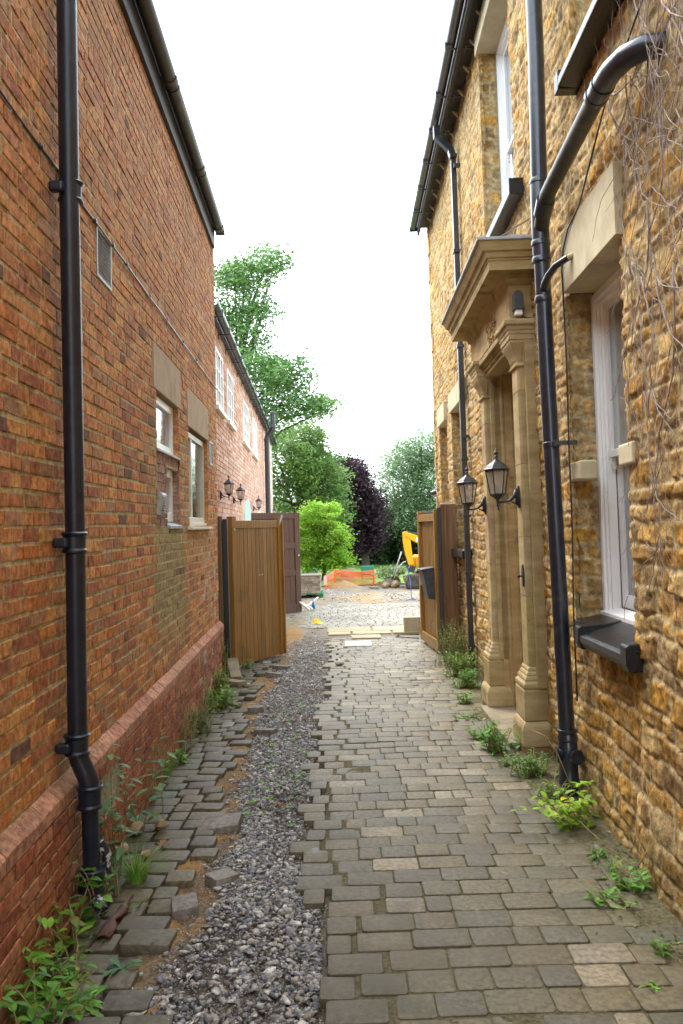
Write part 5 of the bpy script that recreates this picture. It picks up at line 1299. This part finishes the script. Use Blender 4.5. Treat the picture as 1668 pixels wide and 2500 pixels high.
mb.ext([(1.90, .12), (1.98, .02), (2.42, .10), (2.5, .2), (2.36, .40), (2.0, .42)], YD - 1.27, YD - 1.25, 1); mb.build('bucket', m_rubber, dg, bevel=.01)
fc = bpy.data.curves.new('lettering', 'FONT'); fc.body = 'JCB'; fc.size = .14; fc.extrude = .004; fc.align_x = 'CENTER'
to = bpy.data.objects.new('tmp_text', fc); COL.objects.link(to); bpy.context.view_layer.update()
me = bpy.data.meshes.new_from_object(to.evaluated_get(bpy.context.evaluated_depsgraph_get())); bpy.data.objects.remove(to)
me.transform(Matrix.Translation((2.49, YD - 1.118, 1.345)) @ Matrix.Rotation(math.radians(28), 4, 'Y') @ Matrix.Rotation(math.radians(90), 4, 'X')); me.transform(Matrix.Translation([-v for v in ORG[dg.name]]))
me.materials.clear(); me.materials.append(m_black); o = bpy.data.objects.new('lettering', me); COL.objects.link(o); o.parent = bo
mb = MB(); mb.add([(2.26, YD - 1.114, 1.46), (2.29, YD - 1.114, 1.57), (2.72, YD - 1.114, 1.33), (2.66, YD - 1.114, 1.22)], [(0, 3, 2, 1)]); mb.build('name_panel', m_white, bo, fixn=False)

# lawn
lx = np.linspace(-30, 60, 60); ly = np.concatenate([np.linspace(27.6, 40, 40), np.linspace(41, 140, 20)]); LX, LY = np.meshgrid(lx, ly)
LZ = .02 + .04 * fbm(LX * .4, LY * .4, 3) + .0 * LX
o = grid_obj('lawn', np.stack([LX, LY, LZ], -1), np.ones(LX.shape + (3,)), m_lawn); tag(o, kind='structure')

# ------------------------------------------------------------------ trees
def tree(name, base, h, crown, n, leaf, cols, label, cat='tree', mat_=None, trunk_r=.15, seed=1, group='trees beyond the yard', cl=.55, droop=0, per=30, aspect=.5, branches=14, lean=(0, 0), tr_mat=None):
    """crown: list of (cx,cy,cz,rx,ry,rz) ellipsoids in world"""
    rs = np.random.RandomState(seed); root = thing(name, base, label, cat, group)
    tb = MB(); B = Vector(base); 
    cen = Vector(np.mean([c[:3] for c in crown], 0))
    top = Vector((cen.x + lean[0], cen.y, max(c[2] + c[5] * .6 for c in crown)))
    trunk = [B, B.lerp(top, .25) + Vector((.08, 0, 0)), B.lerp(top, .55), B.lerp(top, .9)]
    tb.tube([tuple(p) for p in trunk], [trunk_r, trunk_r * .8, trunk_r * .5, trunk_r * .15], 9, cap=False)
    for k in range(branches):
        c = crown[rs.randint(len(crown))]; t = rs.uniform(.18, .75); p0 = B.lerp(top, t)
        u = rs.normal(size=3); u /= np.linalg.norm(u); p1 = Vector((c[0] + u[0] * c[3] * .8, c[1] + u[1] * c[4] * .8, c[2] + u[2] * c[5] * .7))
        mid_ = p0.lerp(p1, .5) + Vector((0, 0, .12 * (p1 - p0).length)); rb = trunk_r * .4 * (1 - t * .6)
        tb.tube([tuple(p0), tuple(mid_), tuple(p1)], [rb, rb * .6, rb * .15], 6, cap=False)
    tb.build('trunk', tr_mat or m_bark, root, smooth=True, fixn=False)
    vol = np.array([c[3] * c[4] * c[5] for c in crown]) ** .7; vol /= vol.sum()
    nc = n // per; ci = rs.choice(len(crown), nc, p=vol); cr_ = np.array(crown)[ci]
    u = rs.normal(size=(nc, 3)); u /= np.linalg.norm(u, axis=1)[:, None]; rad = rs.uniform(.35, 1.0, nc) ** .5 * (1 + .16 * rs.normal(size=nc))
    cc_ = cr_[:, :3] + u * rad[:, None] * cr_[:, 3:6]
    lp = np.repeat(cc_, per, 0) + rs.normal(size=(nc * per, 3)) * np.array([cl, cl, cl * .55]) * rs.uniform(.5, 1.1, (nc * per, 1))
    if droop: lp[:, 2] -= droop * rs.rand(nc * per) ** 2
    N_ = len(lp); a1 = rs.normal(size=(N_, 3)); a1[:, 2] *= .45; a1 /= np.linalg.norm(a1, axis=1)[:, None]
    nrm = rs.normal(size=(N_, 3)) + np.array([0, 0, 1.1]); b1 = np.cross(nrm, a1); b1 /= np.linalg.norm(b1, axis=1)[:, None]
    L1_ = (leaf * rs.uniform(.6, 1.3, N_))[:, None]; W1_ = L1_ * aspect
    V = np.stack([lp - a1 * L1_ * .5, lp + b1 * W1_ * .5, lp + a1 * L1_ * .5, lp - b1 * W1_ * .5], 1).reshape(-1, 3) - np.array(base)
    F = np.arange(N_ * 4).reshape(-1, 4)
    cl_ = np.array(cols)[rs.randint(len(cols), size=nc)] * rs.uniform(.75, 1.25, (nc, 1)); C = np.repeat(np.repeat(cl_, per, 0) * rs.uniform(.75, 1.25, (N_, 1)), 4, 0)
    me = bpy.data.meshes.new('crown'); me.vertices.add(len(V)); me.vertices.foreach_set('co', V.astype(np.float32).ravel()); me.loops.add(F.size); me.loops.foreach_set('vertex_index', F.astype(np.int32).ravel())
    me.polygons.add(len(F)); me.polygons.foreach_set('loop_start', (np.arange(len(F)) * 4).astype(np.int32))
    at = me.attributes.new('col', 'FLOAT_COLOR', 'POINT'); at.data.foreach_set('color', np.concatenate([C, np.ones((len(C), 1))], 1).astype(np.float32).ravel())
    me.materials.append(mat_); me.update(calc_edges=True); o = bpy.data.objects.new('crown', me); COL.objects.link(o); o.parent = root
    return root
lf_t = leafmat('tree_leaf', (.85, .85, .85), (1.4, 1.36, 1.4), .4, .8)
# feathery tall tree behind the range
tree('feathery_tree', (-4.6, 32, 0), 13, [(-4.4, 32, 11.0, 1.9, 2, 1.1), (-2.6, 32, 12.3, .8, 1, .6), (-3.6, 32, 11.9, .9, 1, .6), (-4.2, 32, 9.3, 1.7, 2, .9), (-3.6, 31, 7.6, 2.2, 2, 1.0), (-2.0, 31, 7.9, 1.0, 1.2, .6), (-1.9, 31, 6.6, 1.4, 1.3, .55), (-.75, 31, 6.4, .75, .9, .5), (-3.8, 31, 5.8, 1.7, 2, .9), (-7, 32, 9, 2.2, 2, 3), (-3.0, 31.5, 10.3, .7, .9, .35)],
     52000, .17, [(.11, .23, .06), (.14, .27, .08), (.09, .18, .05), (.19, .31, .10)], 'tall feathery light green tree rising behind the pink brick range', mat_=lf_t, trunk_r=.2, seed=3, cl=.36, per=36, aspect=.4, branches=30)
tree('cherry_tree', (-2.2, 36, 0), 8, [(-2.2, 36, 5.0, 1.9, 1.8, 1.35), (-1.3, 36, 4.6, 1.3, 1.6, 1.2), (-1.6, 36, 6.1, 1.0, 1.0, .6), (-.75, 36, 3.9, 1.0, 1.3, 1.1), (-.5, 36, 2.9, .9, 1.2, .8), (-2.6, 36, 3.0, 2.4, 1.6, 1.2)],
     36000, .16, [(.13, .24, .06), (.17, .29, .085), (.11, .20, .05), (.24, .33, .09)], 'broad mid green tree with drooping leaves behind the lime shrub', mat_=lf_t, trunk_r=.22, seed=5, cl=.27, per=40, aspect=.42, droop=.3, branches=24)
tree('lime_shrub', (-.75, 30.5, 0), 3, [(-.95, 30.5, 2.35, .6, .8, .55), (-.45, 30.4, 2.5, .35, .5, .35), (-.35, 30.4, 1.8, .5, .7, .4), (-.1, 30.3, 1.15, .42, .6, .25), (-.55, 30.5, 1.45, .8, .8, .5), (-1.25, 30.5, 1.5, .6, .8, 1.0), (.05, 30.4, 1.6, .28, .4, .2), (-1.2, 30.5, .8, .6, .6, .6), (-.45, 30.3, .75, .5, .4, .4), (-.05, 30.3, .7, .4, .4, .25), (-1.5, 30.4, 1.9, .3, .5, .3)],
     19000, .10, [(.22, .40, .035), (.27, .46, .05), (.17, .32, .03), (.33, .50, .07)], 'bright lime green shrub with several stems beside the orange netting', 'shrub', mat_=lf_t, trunk_r=.07, seed=7, cl=.15, per=60, aspect=.55, branches=22)
tree('purple_tree', (1.1, 39.5, 0), 6, [(.4, 39.5, 4.6, .8, .9, .7), (.6, 39.5, 3.75, 1.0, 1.1, .8), (.95, 39.5, 2.9, 1.15, 1.1, .75), (1.1, 39.5, 2.1, .95, 1.0, .55), (1.1, 39.5, 1.3, .8, .9, .7), (.1, 39.5, 4.9, .55, .7, .35), (.3, 39.5, 3.0, .9, 1, .9)],
     30000, .15, [(.045, .024, .036), (.06, .034, .048), (.034, .018, .026), (.085, .05, .066)], 'dark purple leaved tree in the middle of the garden', mat_=lf_t, trunk_r=.2, seed=9, cl=.26, per=26, aspect=.6, branches=16)
tree('willowy_tree', (3.9, 41, 0), 8, [(3.2, 41, 5.3, 1.2, 1.4, 1.0), (4.3, 41, 5.9, 1.5, 1.4, 1.1), (3.0, 41, 4.2, 1.5, 1.5, 1.1), (4.5, 41, 4.4, 1.8, 1.5, 1.4), (3.1, 41, 2.9, 1.3, 1.4, 1.1), (4.8, 41, 2.5, 2.0, 1.5, 1.4), (5.6, 41, 5.6, 1.2, 1.3, 1.3)],
     40000, .14, [(.17, .27, .13), (.21, .31, .16), (.13, .22, .10), (.25, .35, .19)], 'pale grey green airy tree behind the yellow digger', mat_=lf_t, trunk_r=.2, seed=11, cl=.34, per=22, aspect=.42, droop=.35, branches=30)
tree('broad_tree', (8.6, 44, 0), 8, [(8.6, 44, 5.0, 2.4, 2, 2.0), (7.2, 44, 3.2, 1.8, 2, 1.6), (10, 44, 3.5, 2, 2, 2)], 9000, .2, [(.10, .18, .05), (.13, .22, .07)], 'broad green tree at the garden edge behind the stone house', mat_=lf_t, trunk_r=.25, seed=13, cl=.45, per=25)
tree('broad_tree', (-7.5, 42, 0), 8, [(-7.5, 42, 4.2, 3.0, 2, 2.4), (-5, 42, 3.0, 1.8, 2, 1.6)], 8000, .2, [(.10, .18, .05), (.13, .22, .07)], 'broad green tree hidden behind the pink brick range', mat_=lf_t, trunk_r=.25, seed=15, cl=.45, per=25)
# dark boundary growth
rs = np.random.RandomState(41); n = 52000
hx = rs.uniform(-14, 16, n); top_ = 3.3 + .8 * vn(hx * .6, hx * 0, 3) + .5 * vn(hx * 2.1, hx * 0, 4) - 1.2 * np.exp(-((hx - 1.9) / .8) ** 2) * 0; hz = top_ * rs.rand(n) ** .8; hy = 43 + rs.normal(0, .8, n) + .5 * vn(hx * 2, hz * 2, 5)
lp = np.stack([hx, hy, hz], 1); a1 = rs.normal(size=(n, 3)); a1 /= np.linalg.norm(a1, axis=1)[:, None]; b1 = np.cross(rs.normal(size=(n, 3)), a1); b1 /= np.linalg.norm(b1, axis=1)[:, None]
L1_ = .22 * rs.uniform(.6, 1.3, n)[:, None]; V = np.stack([lp - a1 * L1_ * .5, lp + b1 * L1_ * .3, lp + a1 * L1_ * .5, lp - b1 * L1_ * .3], 1).reshape(-1, 3)
mb = MB(); cl_ = np.repeat(np.array([(.035, .07, .022), (.05, .10, .03), (.028, .055, .02)])[rs.randint(3, size=n)], 4, 0)
mb.add(V, [tuple(range(4 * i, 4 * i + 4)) for i in range(n)], cl_); o = mb.build('boundary_hedge', lf_t, origin=(0, 43, 0), fixn=False)
tag(o, 'dark green mass of boundary bushes closing off the garden', 'hedge', kind='stuff')
mb = MB(); mb.box(-16, 18, 44.4, 44.6, 0, 2.2); tag(mb.build('boundary_wall', m_dark), 'dark garden boundary wall behind the hedge', 'wall')
# leafy cuttings on the rubble
tree('cut_branches', (1.55, 26.6, .1), 1, [(1.45, 26.6, .42, .42, .3, .16), (1.75, 26.6, .5, .25, .3, .12)], 1500, .09, [(.25, .36, .14), (.32, .44, .2)], 'heap of cut leafy branches on top of the rubble heap', 'branches', mat_=lf_t, trunk_r=.02, seed=17, cl=.1, per=15, branches=8, group='garden cuttings')

# ------------------------------------------------------------------ weeds
def leafquad(mb, p, a, up, L_, w, col, fold=.25, curl=.3, tooth=False):
    p = np.array(p); d = np.array([math.cos(a) * math.cos(up), math.sin(a) * math.cos(up), math.sin(up)]); s_ = np.array([-math.sin(a), math.cos(a), 0]); n_ = np.cross(d, s_)
    n_ = -n_ if n_[2] < 0 else n_
    V = []
    secs = ((0, .12), (.25, .8), (.5, 1), (.78, .62), (1, 0.04)) if not tooth else ((0, .12), (.15, .25), (.25, .6), (.32, .3), (.45, .85), (.53, .42), (.66, 1), (.74, .6), (.86, .75), (1, .05))
    for t, ww in secs:
        c = p + d * L_ * t + n_ * (-curl * L_ * t * t)
        V += [c - s_ * w * .5 * ww + n_ * fold * w * ww * .5, c, c + s_ * w * .5 * ww + n_ * fold * w * ww * .5]
    F = []
    for i in range(len(secs) - 1): k = i * 3; F += [(k, k + 1, k + 4, k + 3), (k + 1, k + 2, k + 5, k + 4)]
    mb.add(V, F, col)
def plant(name, x, y, label, cat='weed', hgt=.3, stems=4, leaf=.05, asp=.45, spread=.12, mat_=lf_weed, seed=1, tint=(1, 1, 1), z=-.02, per=8, arch=.5, group='weeds along the walls', stem_mat=None, flower=None, rosette=False, up0=.2, wx=0):
    r = random.Random(seed); root = thing(name, (x, y, 0), label, cat, group); st = MB(); lf = MB()
    for k in range(stems):
        a = r.uniform(0, 6.28); l = hgt * r.uniform(.6, 1.1); sx, sy = x + r.gauss(0, spread * .35), y + r.gauss(0, spread * .35)
        dx, dy = math.cos(a) * spread * r.uniform(.4, 1) + wx, math.sin(a) * spread * r.uniform(.4, 1)
        pts = [(sx + dx * t * (.4 + .6 * t), sy + dy * t * (.4 + .6 * t), z + l * t * (1 - arch * .35 * t * t)) for t in (0, .25, .5, .75, 1)]
        if not rosette: st.tube(pts, [.004, .0035, .003, .0022, .001], 4, cap=False)
        for j in range(per):
            t = (j + 1) / per; i = min(int(t * 4), 3); f = t * 4 - i; f = min(f, 1)
            p = [pts[i][q] * (1 - f) + pts[min(i + 1, 4)][q] * f for q in range(3)]
            if rosette: p = [sx, sy, z + .01]
            col = np.array(tint) * r.uniform(.6, 1.25)
            if r.random() < .10: col = np.array([2.2, 1.15, .9]) * r.uniform(.5, 1.1)
            leafquad(lf, p, r.uniform(0, 6.28) if not rosette else a + j * 2.4, r.uniform(-.1, .7) if not rosette else r.uniform(.15, .8), leaf * r.uniform(.6, 1.15) * (1.1 - .5 * t * (not rosette)), leaf * asp * r.uniform(.7, 1.1) * (1.1 - .5 * t * (not rosette)), col, tooth=rosette, curl=.5 if rosette else .3)
        if flower:
            for q in range(3): leafquad(lf, pts[-1], r.uniform(0, 6), .6, .02, .014, flower)
    if not rosette: st.build('stem', stem_mat or m_twig, root, fixn=False)
    lf.build('leaves', mat_, root, smooth=True, fixn=False)
    return root
P_ = plant
P_('buddleia_seedling', -1.34, 4.72, 'leggy green seedling climbing beside the foot of the left downpipe', hgt=.80, stems=6, leaf=.12, asp=.42, spread=.14, seed=2, per=10, mat_=lf_blue, tint=(1.1, 1.1, 1))
P_('buddleia_seedling', -1.36, 5.35, 'broad leaved seedling arching out above the downpipe foot', hgt=.85, stems=4, leaf=.15, asp=.38, spread=.28, seed=9, per=7, mat_=lf_blue, tint=(1.15, 1.2, 1.05), wx=.08)
P_('round_leaf_weed', -1.27, 4.12, 'round glossy leaved weed against the left plinth', hgt=.34, stems=6, leaf=.095, asp=.75, spread=.14, seed=4, per=6, tint=(1.2, 1.25, .9))
P_('round_leaf_weed', -1.30, 3.85, 'yellow green weed creeping up the left plinth', hgt=.30, stems=7, leaf=.10, asp=.5, spread=.14, seed=5, per=6, tint=(1.5, 1.3, .8))
P_('dandelion', -1.32, 3.45, 'clump of upright dandelion leaves in the left corner', hgt=.2, stems=5, leaf=.13, asp=.24, spread=.1, seed=6, per=5, rosette=True, tint=(1.4, 1.35, .8))
P_('dandelion', -1.14, 3.42, 'toothed dandelion rosette lowest in the left corner', hgt=.2, stems=3, leaf=.11, asp=.3, spread=.08, seed=16, per=6, rosette=True, tint=(1.3, 1.35, 1.0))
P_('dandelion', -1.03, 3.70, 'small grey green rosette growing between two left pavers', hgt=.1, stems=1, leaf=.10, asp=.35, spread=.02, seed=7, per=9, rosette=True, mat_=lf_blue)
P_('sow_thistle', -1.40, 3.52, 'tall toothed weed rising against the brick in the left corner', hgt=.42, stems=5, leaf=.13, asp=.35, spread=.12, seed=66, per=9, tint=(1.4, 1.4, .8), up0=.5)
P_('sow_thistle', -1.22, 3.30, 'lush low green weed filling the bottom left corner', hgt=.25, stems=9, leaf=.10, asp=.4, spread=.16, seed=67, per=8, tint=(1.2, 1.4, .9))
P_('low_weed', -1.26, 3.60, 'dense low weeds with toothed leaves by the left wall foot', hgt=.16, stems=12, leaf=.06, asp=.45, spread=.14, seed=26, per=7, tint=(1.2, 1.25, .9))
P_('low_weed', -1.12, 4.28, 'tiny clover like weed beside the bark strip', hgt=.07, stems=6, leaf=.028, asp=.8, spread=.06, seed=8, per=5)
P_('low_weed', -1.33, 4.45, 'small tangled weed between downpipe and bark strip', hgt=.2, stems=8, leaf=.05, asp=.45, spread=.12, seed=36, per=7)
# grass tuft
def grass(x, y, n, hgt, spread, seed, label, tint=(1, 1, 1)):
    r = random.Random(seed); mb = MB()
    for k in range(n):
        a = r.uniform(0, 6.28); l = hgt * r.uniform(.5, 1.1); o_ = spread * r.random() ** .7; bx, by = x + math.cos(a) * o_ * .3, y + math.sin(a) * o_ * .3
        w = .0022; pts = [(bx + math.cos(a) * o_ * t * t * 1.3, by + math.sin(a) * o_ * t * t * 1.3, -.02 + l * (t - .3 * t * t)) for t in (0, .35, .7, 1)]
        s_ = (-math.sin(a) * w, math.cos(a) * w); V = []
        for i, p in enumerate(pts): f = 1 - .28 * i; V += [(p[0] - s_[0] * f, p[1] - s_[1] * f, p[2]), (p[0] + s_[0] * f, p[1] + s_[1] * f, p[2])]
        c = np.array(tint) * r.uniform(.7, 1.4) if r.random() < .75 else np.array([3.2, 1.5, 1.8])
        mb.add(V, [(0, 1, 3, 2), (2, 3, 5, 4), (4, 5, 7, 6)], c)
    return tag(mb.build('grass_tuft', lf_weed, fixn=False), label, 'grass', 'grass tufts')
grass(-1.19, 4.62, 230, .24, .17, 1, 'fine grass tuft growing in front of the left downpipe foot', (1.1, 1.2, .9))
grass(-1.45, 6.6, 90, .3, .15, 2, 'wispy seeding grass by the left wall half way along', (1.2, 1.1, .9))
grass(1.42, 4.55, 60, .12, .08, 3, 'narrow leaved grass tuft at the foot of the stone wall')
k = 50
for (x, y, h, st, lf, asp, tint, lab, sp_) in [
    (-1.42, 5.9, .55, 6, .045, .4, (1, 1, .9), 'tall thin weed with small leaves against the brick plinth', .08),
    (-1.45, 6.35, .62, 6, .035, .4, (1.1, 1.1, .9), 'tallest wispy weed reaching above the brick plinth', .10),
    (-1.40, 6.9, .18, 4, .09, .55, (1.3, 1.4, .8), 'fresh green broad leaved weed half way along the left wall', .1),
    (-1.45, 7.4, .48, 18, .045, .4, (1.2, 1.1, .8), 'bushy fine weed half way along the left plinth', .14),
    (-1.42, 8.0, .34, 26, .065, .4, (1, 1.1, .9), 'low green weed clump in the left gutter beyond mid way', .16),
    (-1.45, 8.6, .75, 4, .05, .35, (1.2, 1.3, .8), 'tall willowherb with purple flower against the plinth', .06),
    (-1.42, 9.1, .26, 34, .09, .4, (1.5, 1.6, .7), 'bright green leafy weed patch left of the broken pavers', .22),
    (-1.48, 9.8, .38, 34, .07, .4, (1.4, 1.5, .7), 'bright green weed bush close to the left gate', .16),
    (-1.60, 10.7, .65, 30, .06, .6, (.9, 1, .9), 'ivy like weed climbing beside the left gate post', .10),
    (-1.32, 11.6, .16, 6, .07, .6, (1.1, 1.3, 1.4), 'small pale weed at the foot of the left gate', .08)]:
    k += 1; P_('wall_weed', x, y, lab, hgt=h, stems=st, leaf=lf, asp=asp, tint=tint, spread=sp_, seed=k, per=10, flower=(1.2, .25, 1.6) if 'purple' in lab else None)
for (x, y, h, st, lf, asp, tint, lab, sp_, n_) in [
    (1.47, 11.3, .72, 70, .05, .6, (1.0, 1.1, .9), 'large bushy weed between right gate post and square pipe', .24, 14),
    (1.45, 10.5, .40, 60, .06, .55, (1.2, 1.4, .9), 'green weed bush in front of the slim square pipe', .22, 10),
    (1.42, 9.8, .26, 34, .075, .5, (1.1, 1.4, 1.0), 'low leafy weeds left of the far door column', .16, 8),
    (1.28, 8.9, .15, 14, .08, .5, (1.3, 1.5, 1.1), 'small weeds at the far corner of the stone step', .10, 6),
    (1.20, 8.2, .10, 8, .07, .45, (1, 1.25, .9), 'dark weeds growing along the front of the stone step', .14, 6),
    (1.18, 7.4, .13, 12, .085, .5, (1.1, 1.35, .9), 'leafy weeds drooping over the paving before the step', .14, 6),
    (1.26, 7.0, .30, 22, .085, .5, (.9, 1.3, .9), 'green weeds at the foot of the near door column', .14, 7),
    (1.28, 6.6, .12, 8, .05, .55, (1.1, 1.4, 1), 'small round leaved weeds in front of the near column plinth', .10, 6),
    (1.40, 6.35, .20, 46, .045, .6, (.9, 1.2, .9), 'dense tiny leaved weeds between column and thick pipe', .16, 8),
    (1.42, 5.8, .16, 26, .05, .5, (1, 1.1, .8), 'creeping weeds around the base of the thick pipe', .16, 7),
    (1.40, 4.75, .10, 4, .07, .3, (1.1, 1.3, .8), 'lone strap leaved weed on the mossy right pavers', .05, 6),
    (1.46, 4.35, .14, 8, .075, .5, (1.1, 1.35, .9), 'leafy weeds at the right wall foot below the black sill', .12, 6),
    (1.30, 4.15, .08, 8, .06, .5, (1.2, 1.4, .9), 'flat green weeds spreading over the right pavers', .12, 6),
    (1.38, 3.72, .09, 6, .045, .5, (1, 1.2, .8), 'small weed near the right edge low in the foreground', .08, 5),
    (1.22, 3.42, .05, 4, .04, .6, (1.2, 1.5, .9), 'tiny weed nearest the camera on the right pavers', .05, 4)]:
    k += 1; P_('wall_weed', x, y, lab, hgt=h, stems=st, leaf=lf, asp=asp, tint=tint, spread=sp_, seed=k, per=n_, flower=(1.6, .9, 1.8) if h > .8 else None)
P_('lime_sapling', 1.44, 5.28, 'bright yellow green sapling with pointed leaves by the right wall', cat='sapling', hgt=.36, stems=12, leaf=.085, asp=.6, spread=.24, seed=91, per=13, mat_=lf_lime, wx=-.12, arch=1.2)
# tiny sprouts in gravel
r = random.Random(4); mb = MB()
for i in range(60):
    x = r.uniform(-.75, -.35); y = r.choice([6.4, 7.6, 5.9, 9.0]) + r.gauss(0, .35)
    for q in range(6): leafquad(mb, (x + r.gauss(0, .01), y + r.gauss(0, .01), -.01), r.uniform(0, 6.28), .6, .022, .012, np.array([1.5, 1.7, .8]))
tag(mb.build('gravel_sprouts', lf_weed, fixn=False), 'tiny green sprouts coming up through the gravel', 'seedlings', kind='stuff')
# moss cushions and litter along the right wall foot
mb = MB(); r = random.Random(6)
for i in range(2600):
    side = r.random() < .62
    y = 3.2 + 9.5 * r.random() ** 1.3
    x = (1.60 + .011 * y - abs(r.gauss(0, .16)) - .02) if side else (-1.26 - .03 * y + abs(r.gauss(0, .16)))
    if vn(np.array(x * 4), np.array(y * 3), 4) < -.05: continue
    if 7.0 < y < 8.7 and side and x > 1.26: continue
    s_ = r.uniform(.004, .012); c = (.5, .42, .5) if r.random() < .6 else (2.0, .75, .8)
    a = r.uniform(0, 6.28); mb.add([(x, y, .004), (x + math.cos(a) * s_ * 2, y + math.sin(a) * s_ * 2, .004 + r.uniform(0, s_)), (x + math.cos(a + 1.2) * s_ * 2, y + math.sin(a + 1.2) * s_ * 2, .006)], [(0, 1, 2)], c)
tag(mb.build('moss_litter', lf_weed, fixn=False), 'moss and leaf litter gathered along the foot of both walls', 'moss', kind='stuff')
# dry stalks
for (pts, lab) in (([(1.55, 5.7, -1.9 + EYE), (1.45, 5.75, .30), (1.38, 5.8, .42), (1.30, 5.85, .45)], 'bent dry stalk arching in front of the thick pipe base'),
                   ([(1.30, 5.6, .02), (1.42, 5.2, .05), (1.48, 4.9, .02)], 'dry stalk lying on the paving under the lime sapling'),
                   ([(1.50, 4.45, .02), (1.56, 4.4, .16), (1.62, 4.25, .30)], 'pale dry stalk leaning on the right wall above the weeds')):
    mb = MB(); mb.tube(pts, .0035, 5); tag(mb.build('dry_stalk', m_twig, smooth=True), lab, 'stalk')
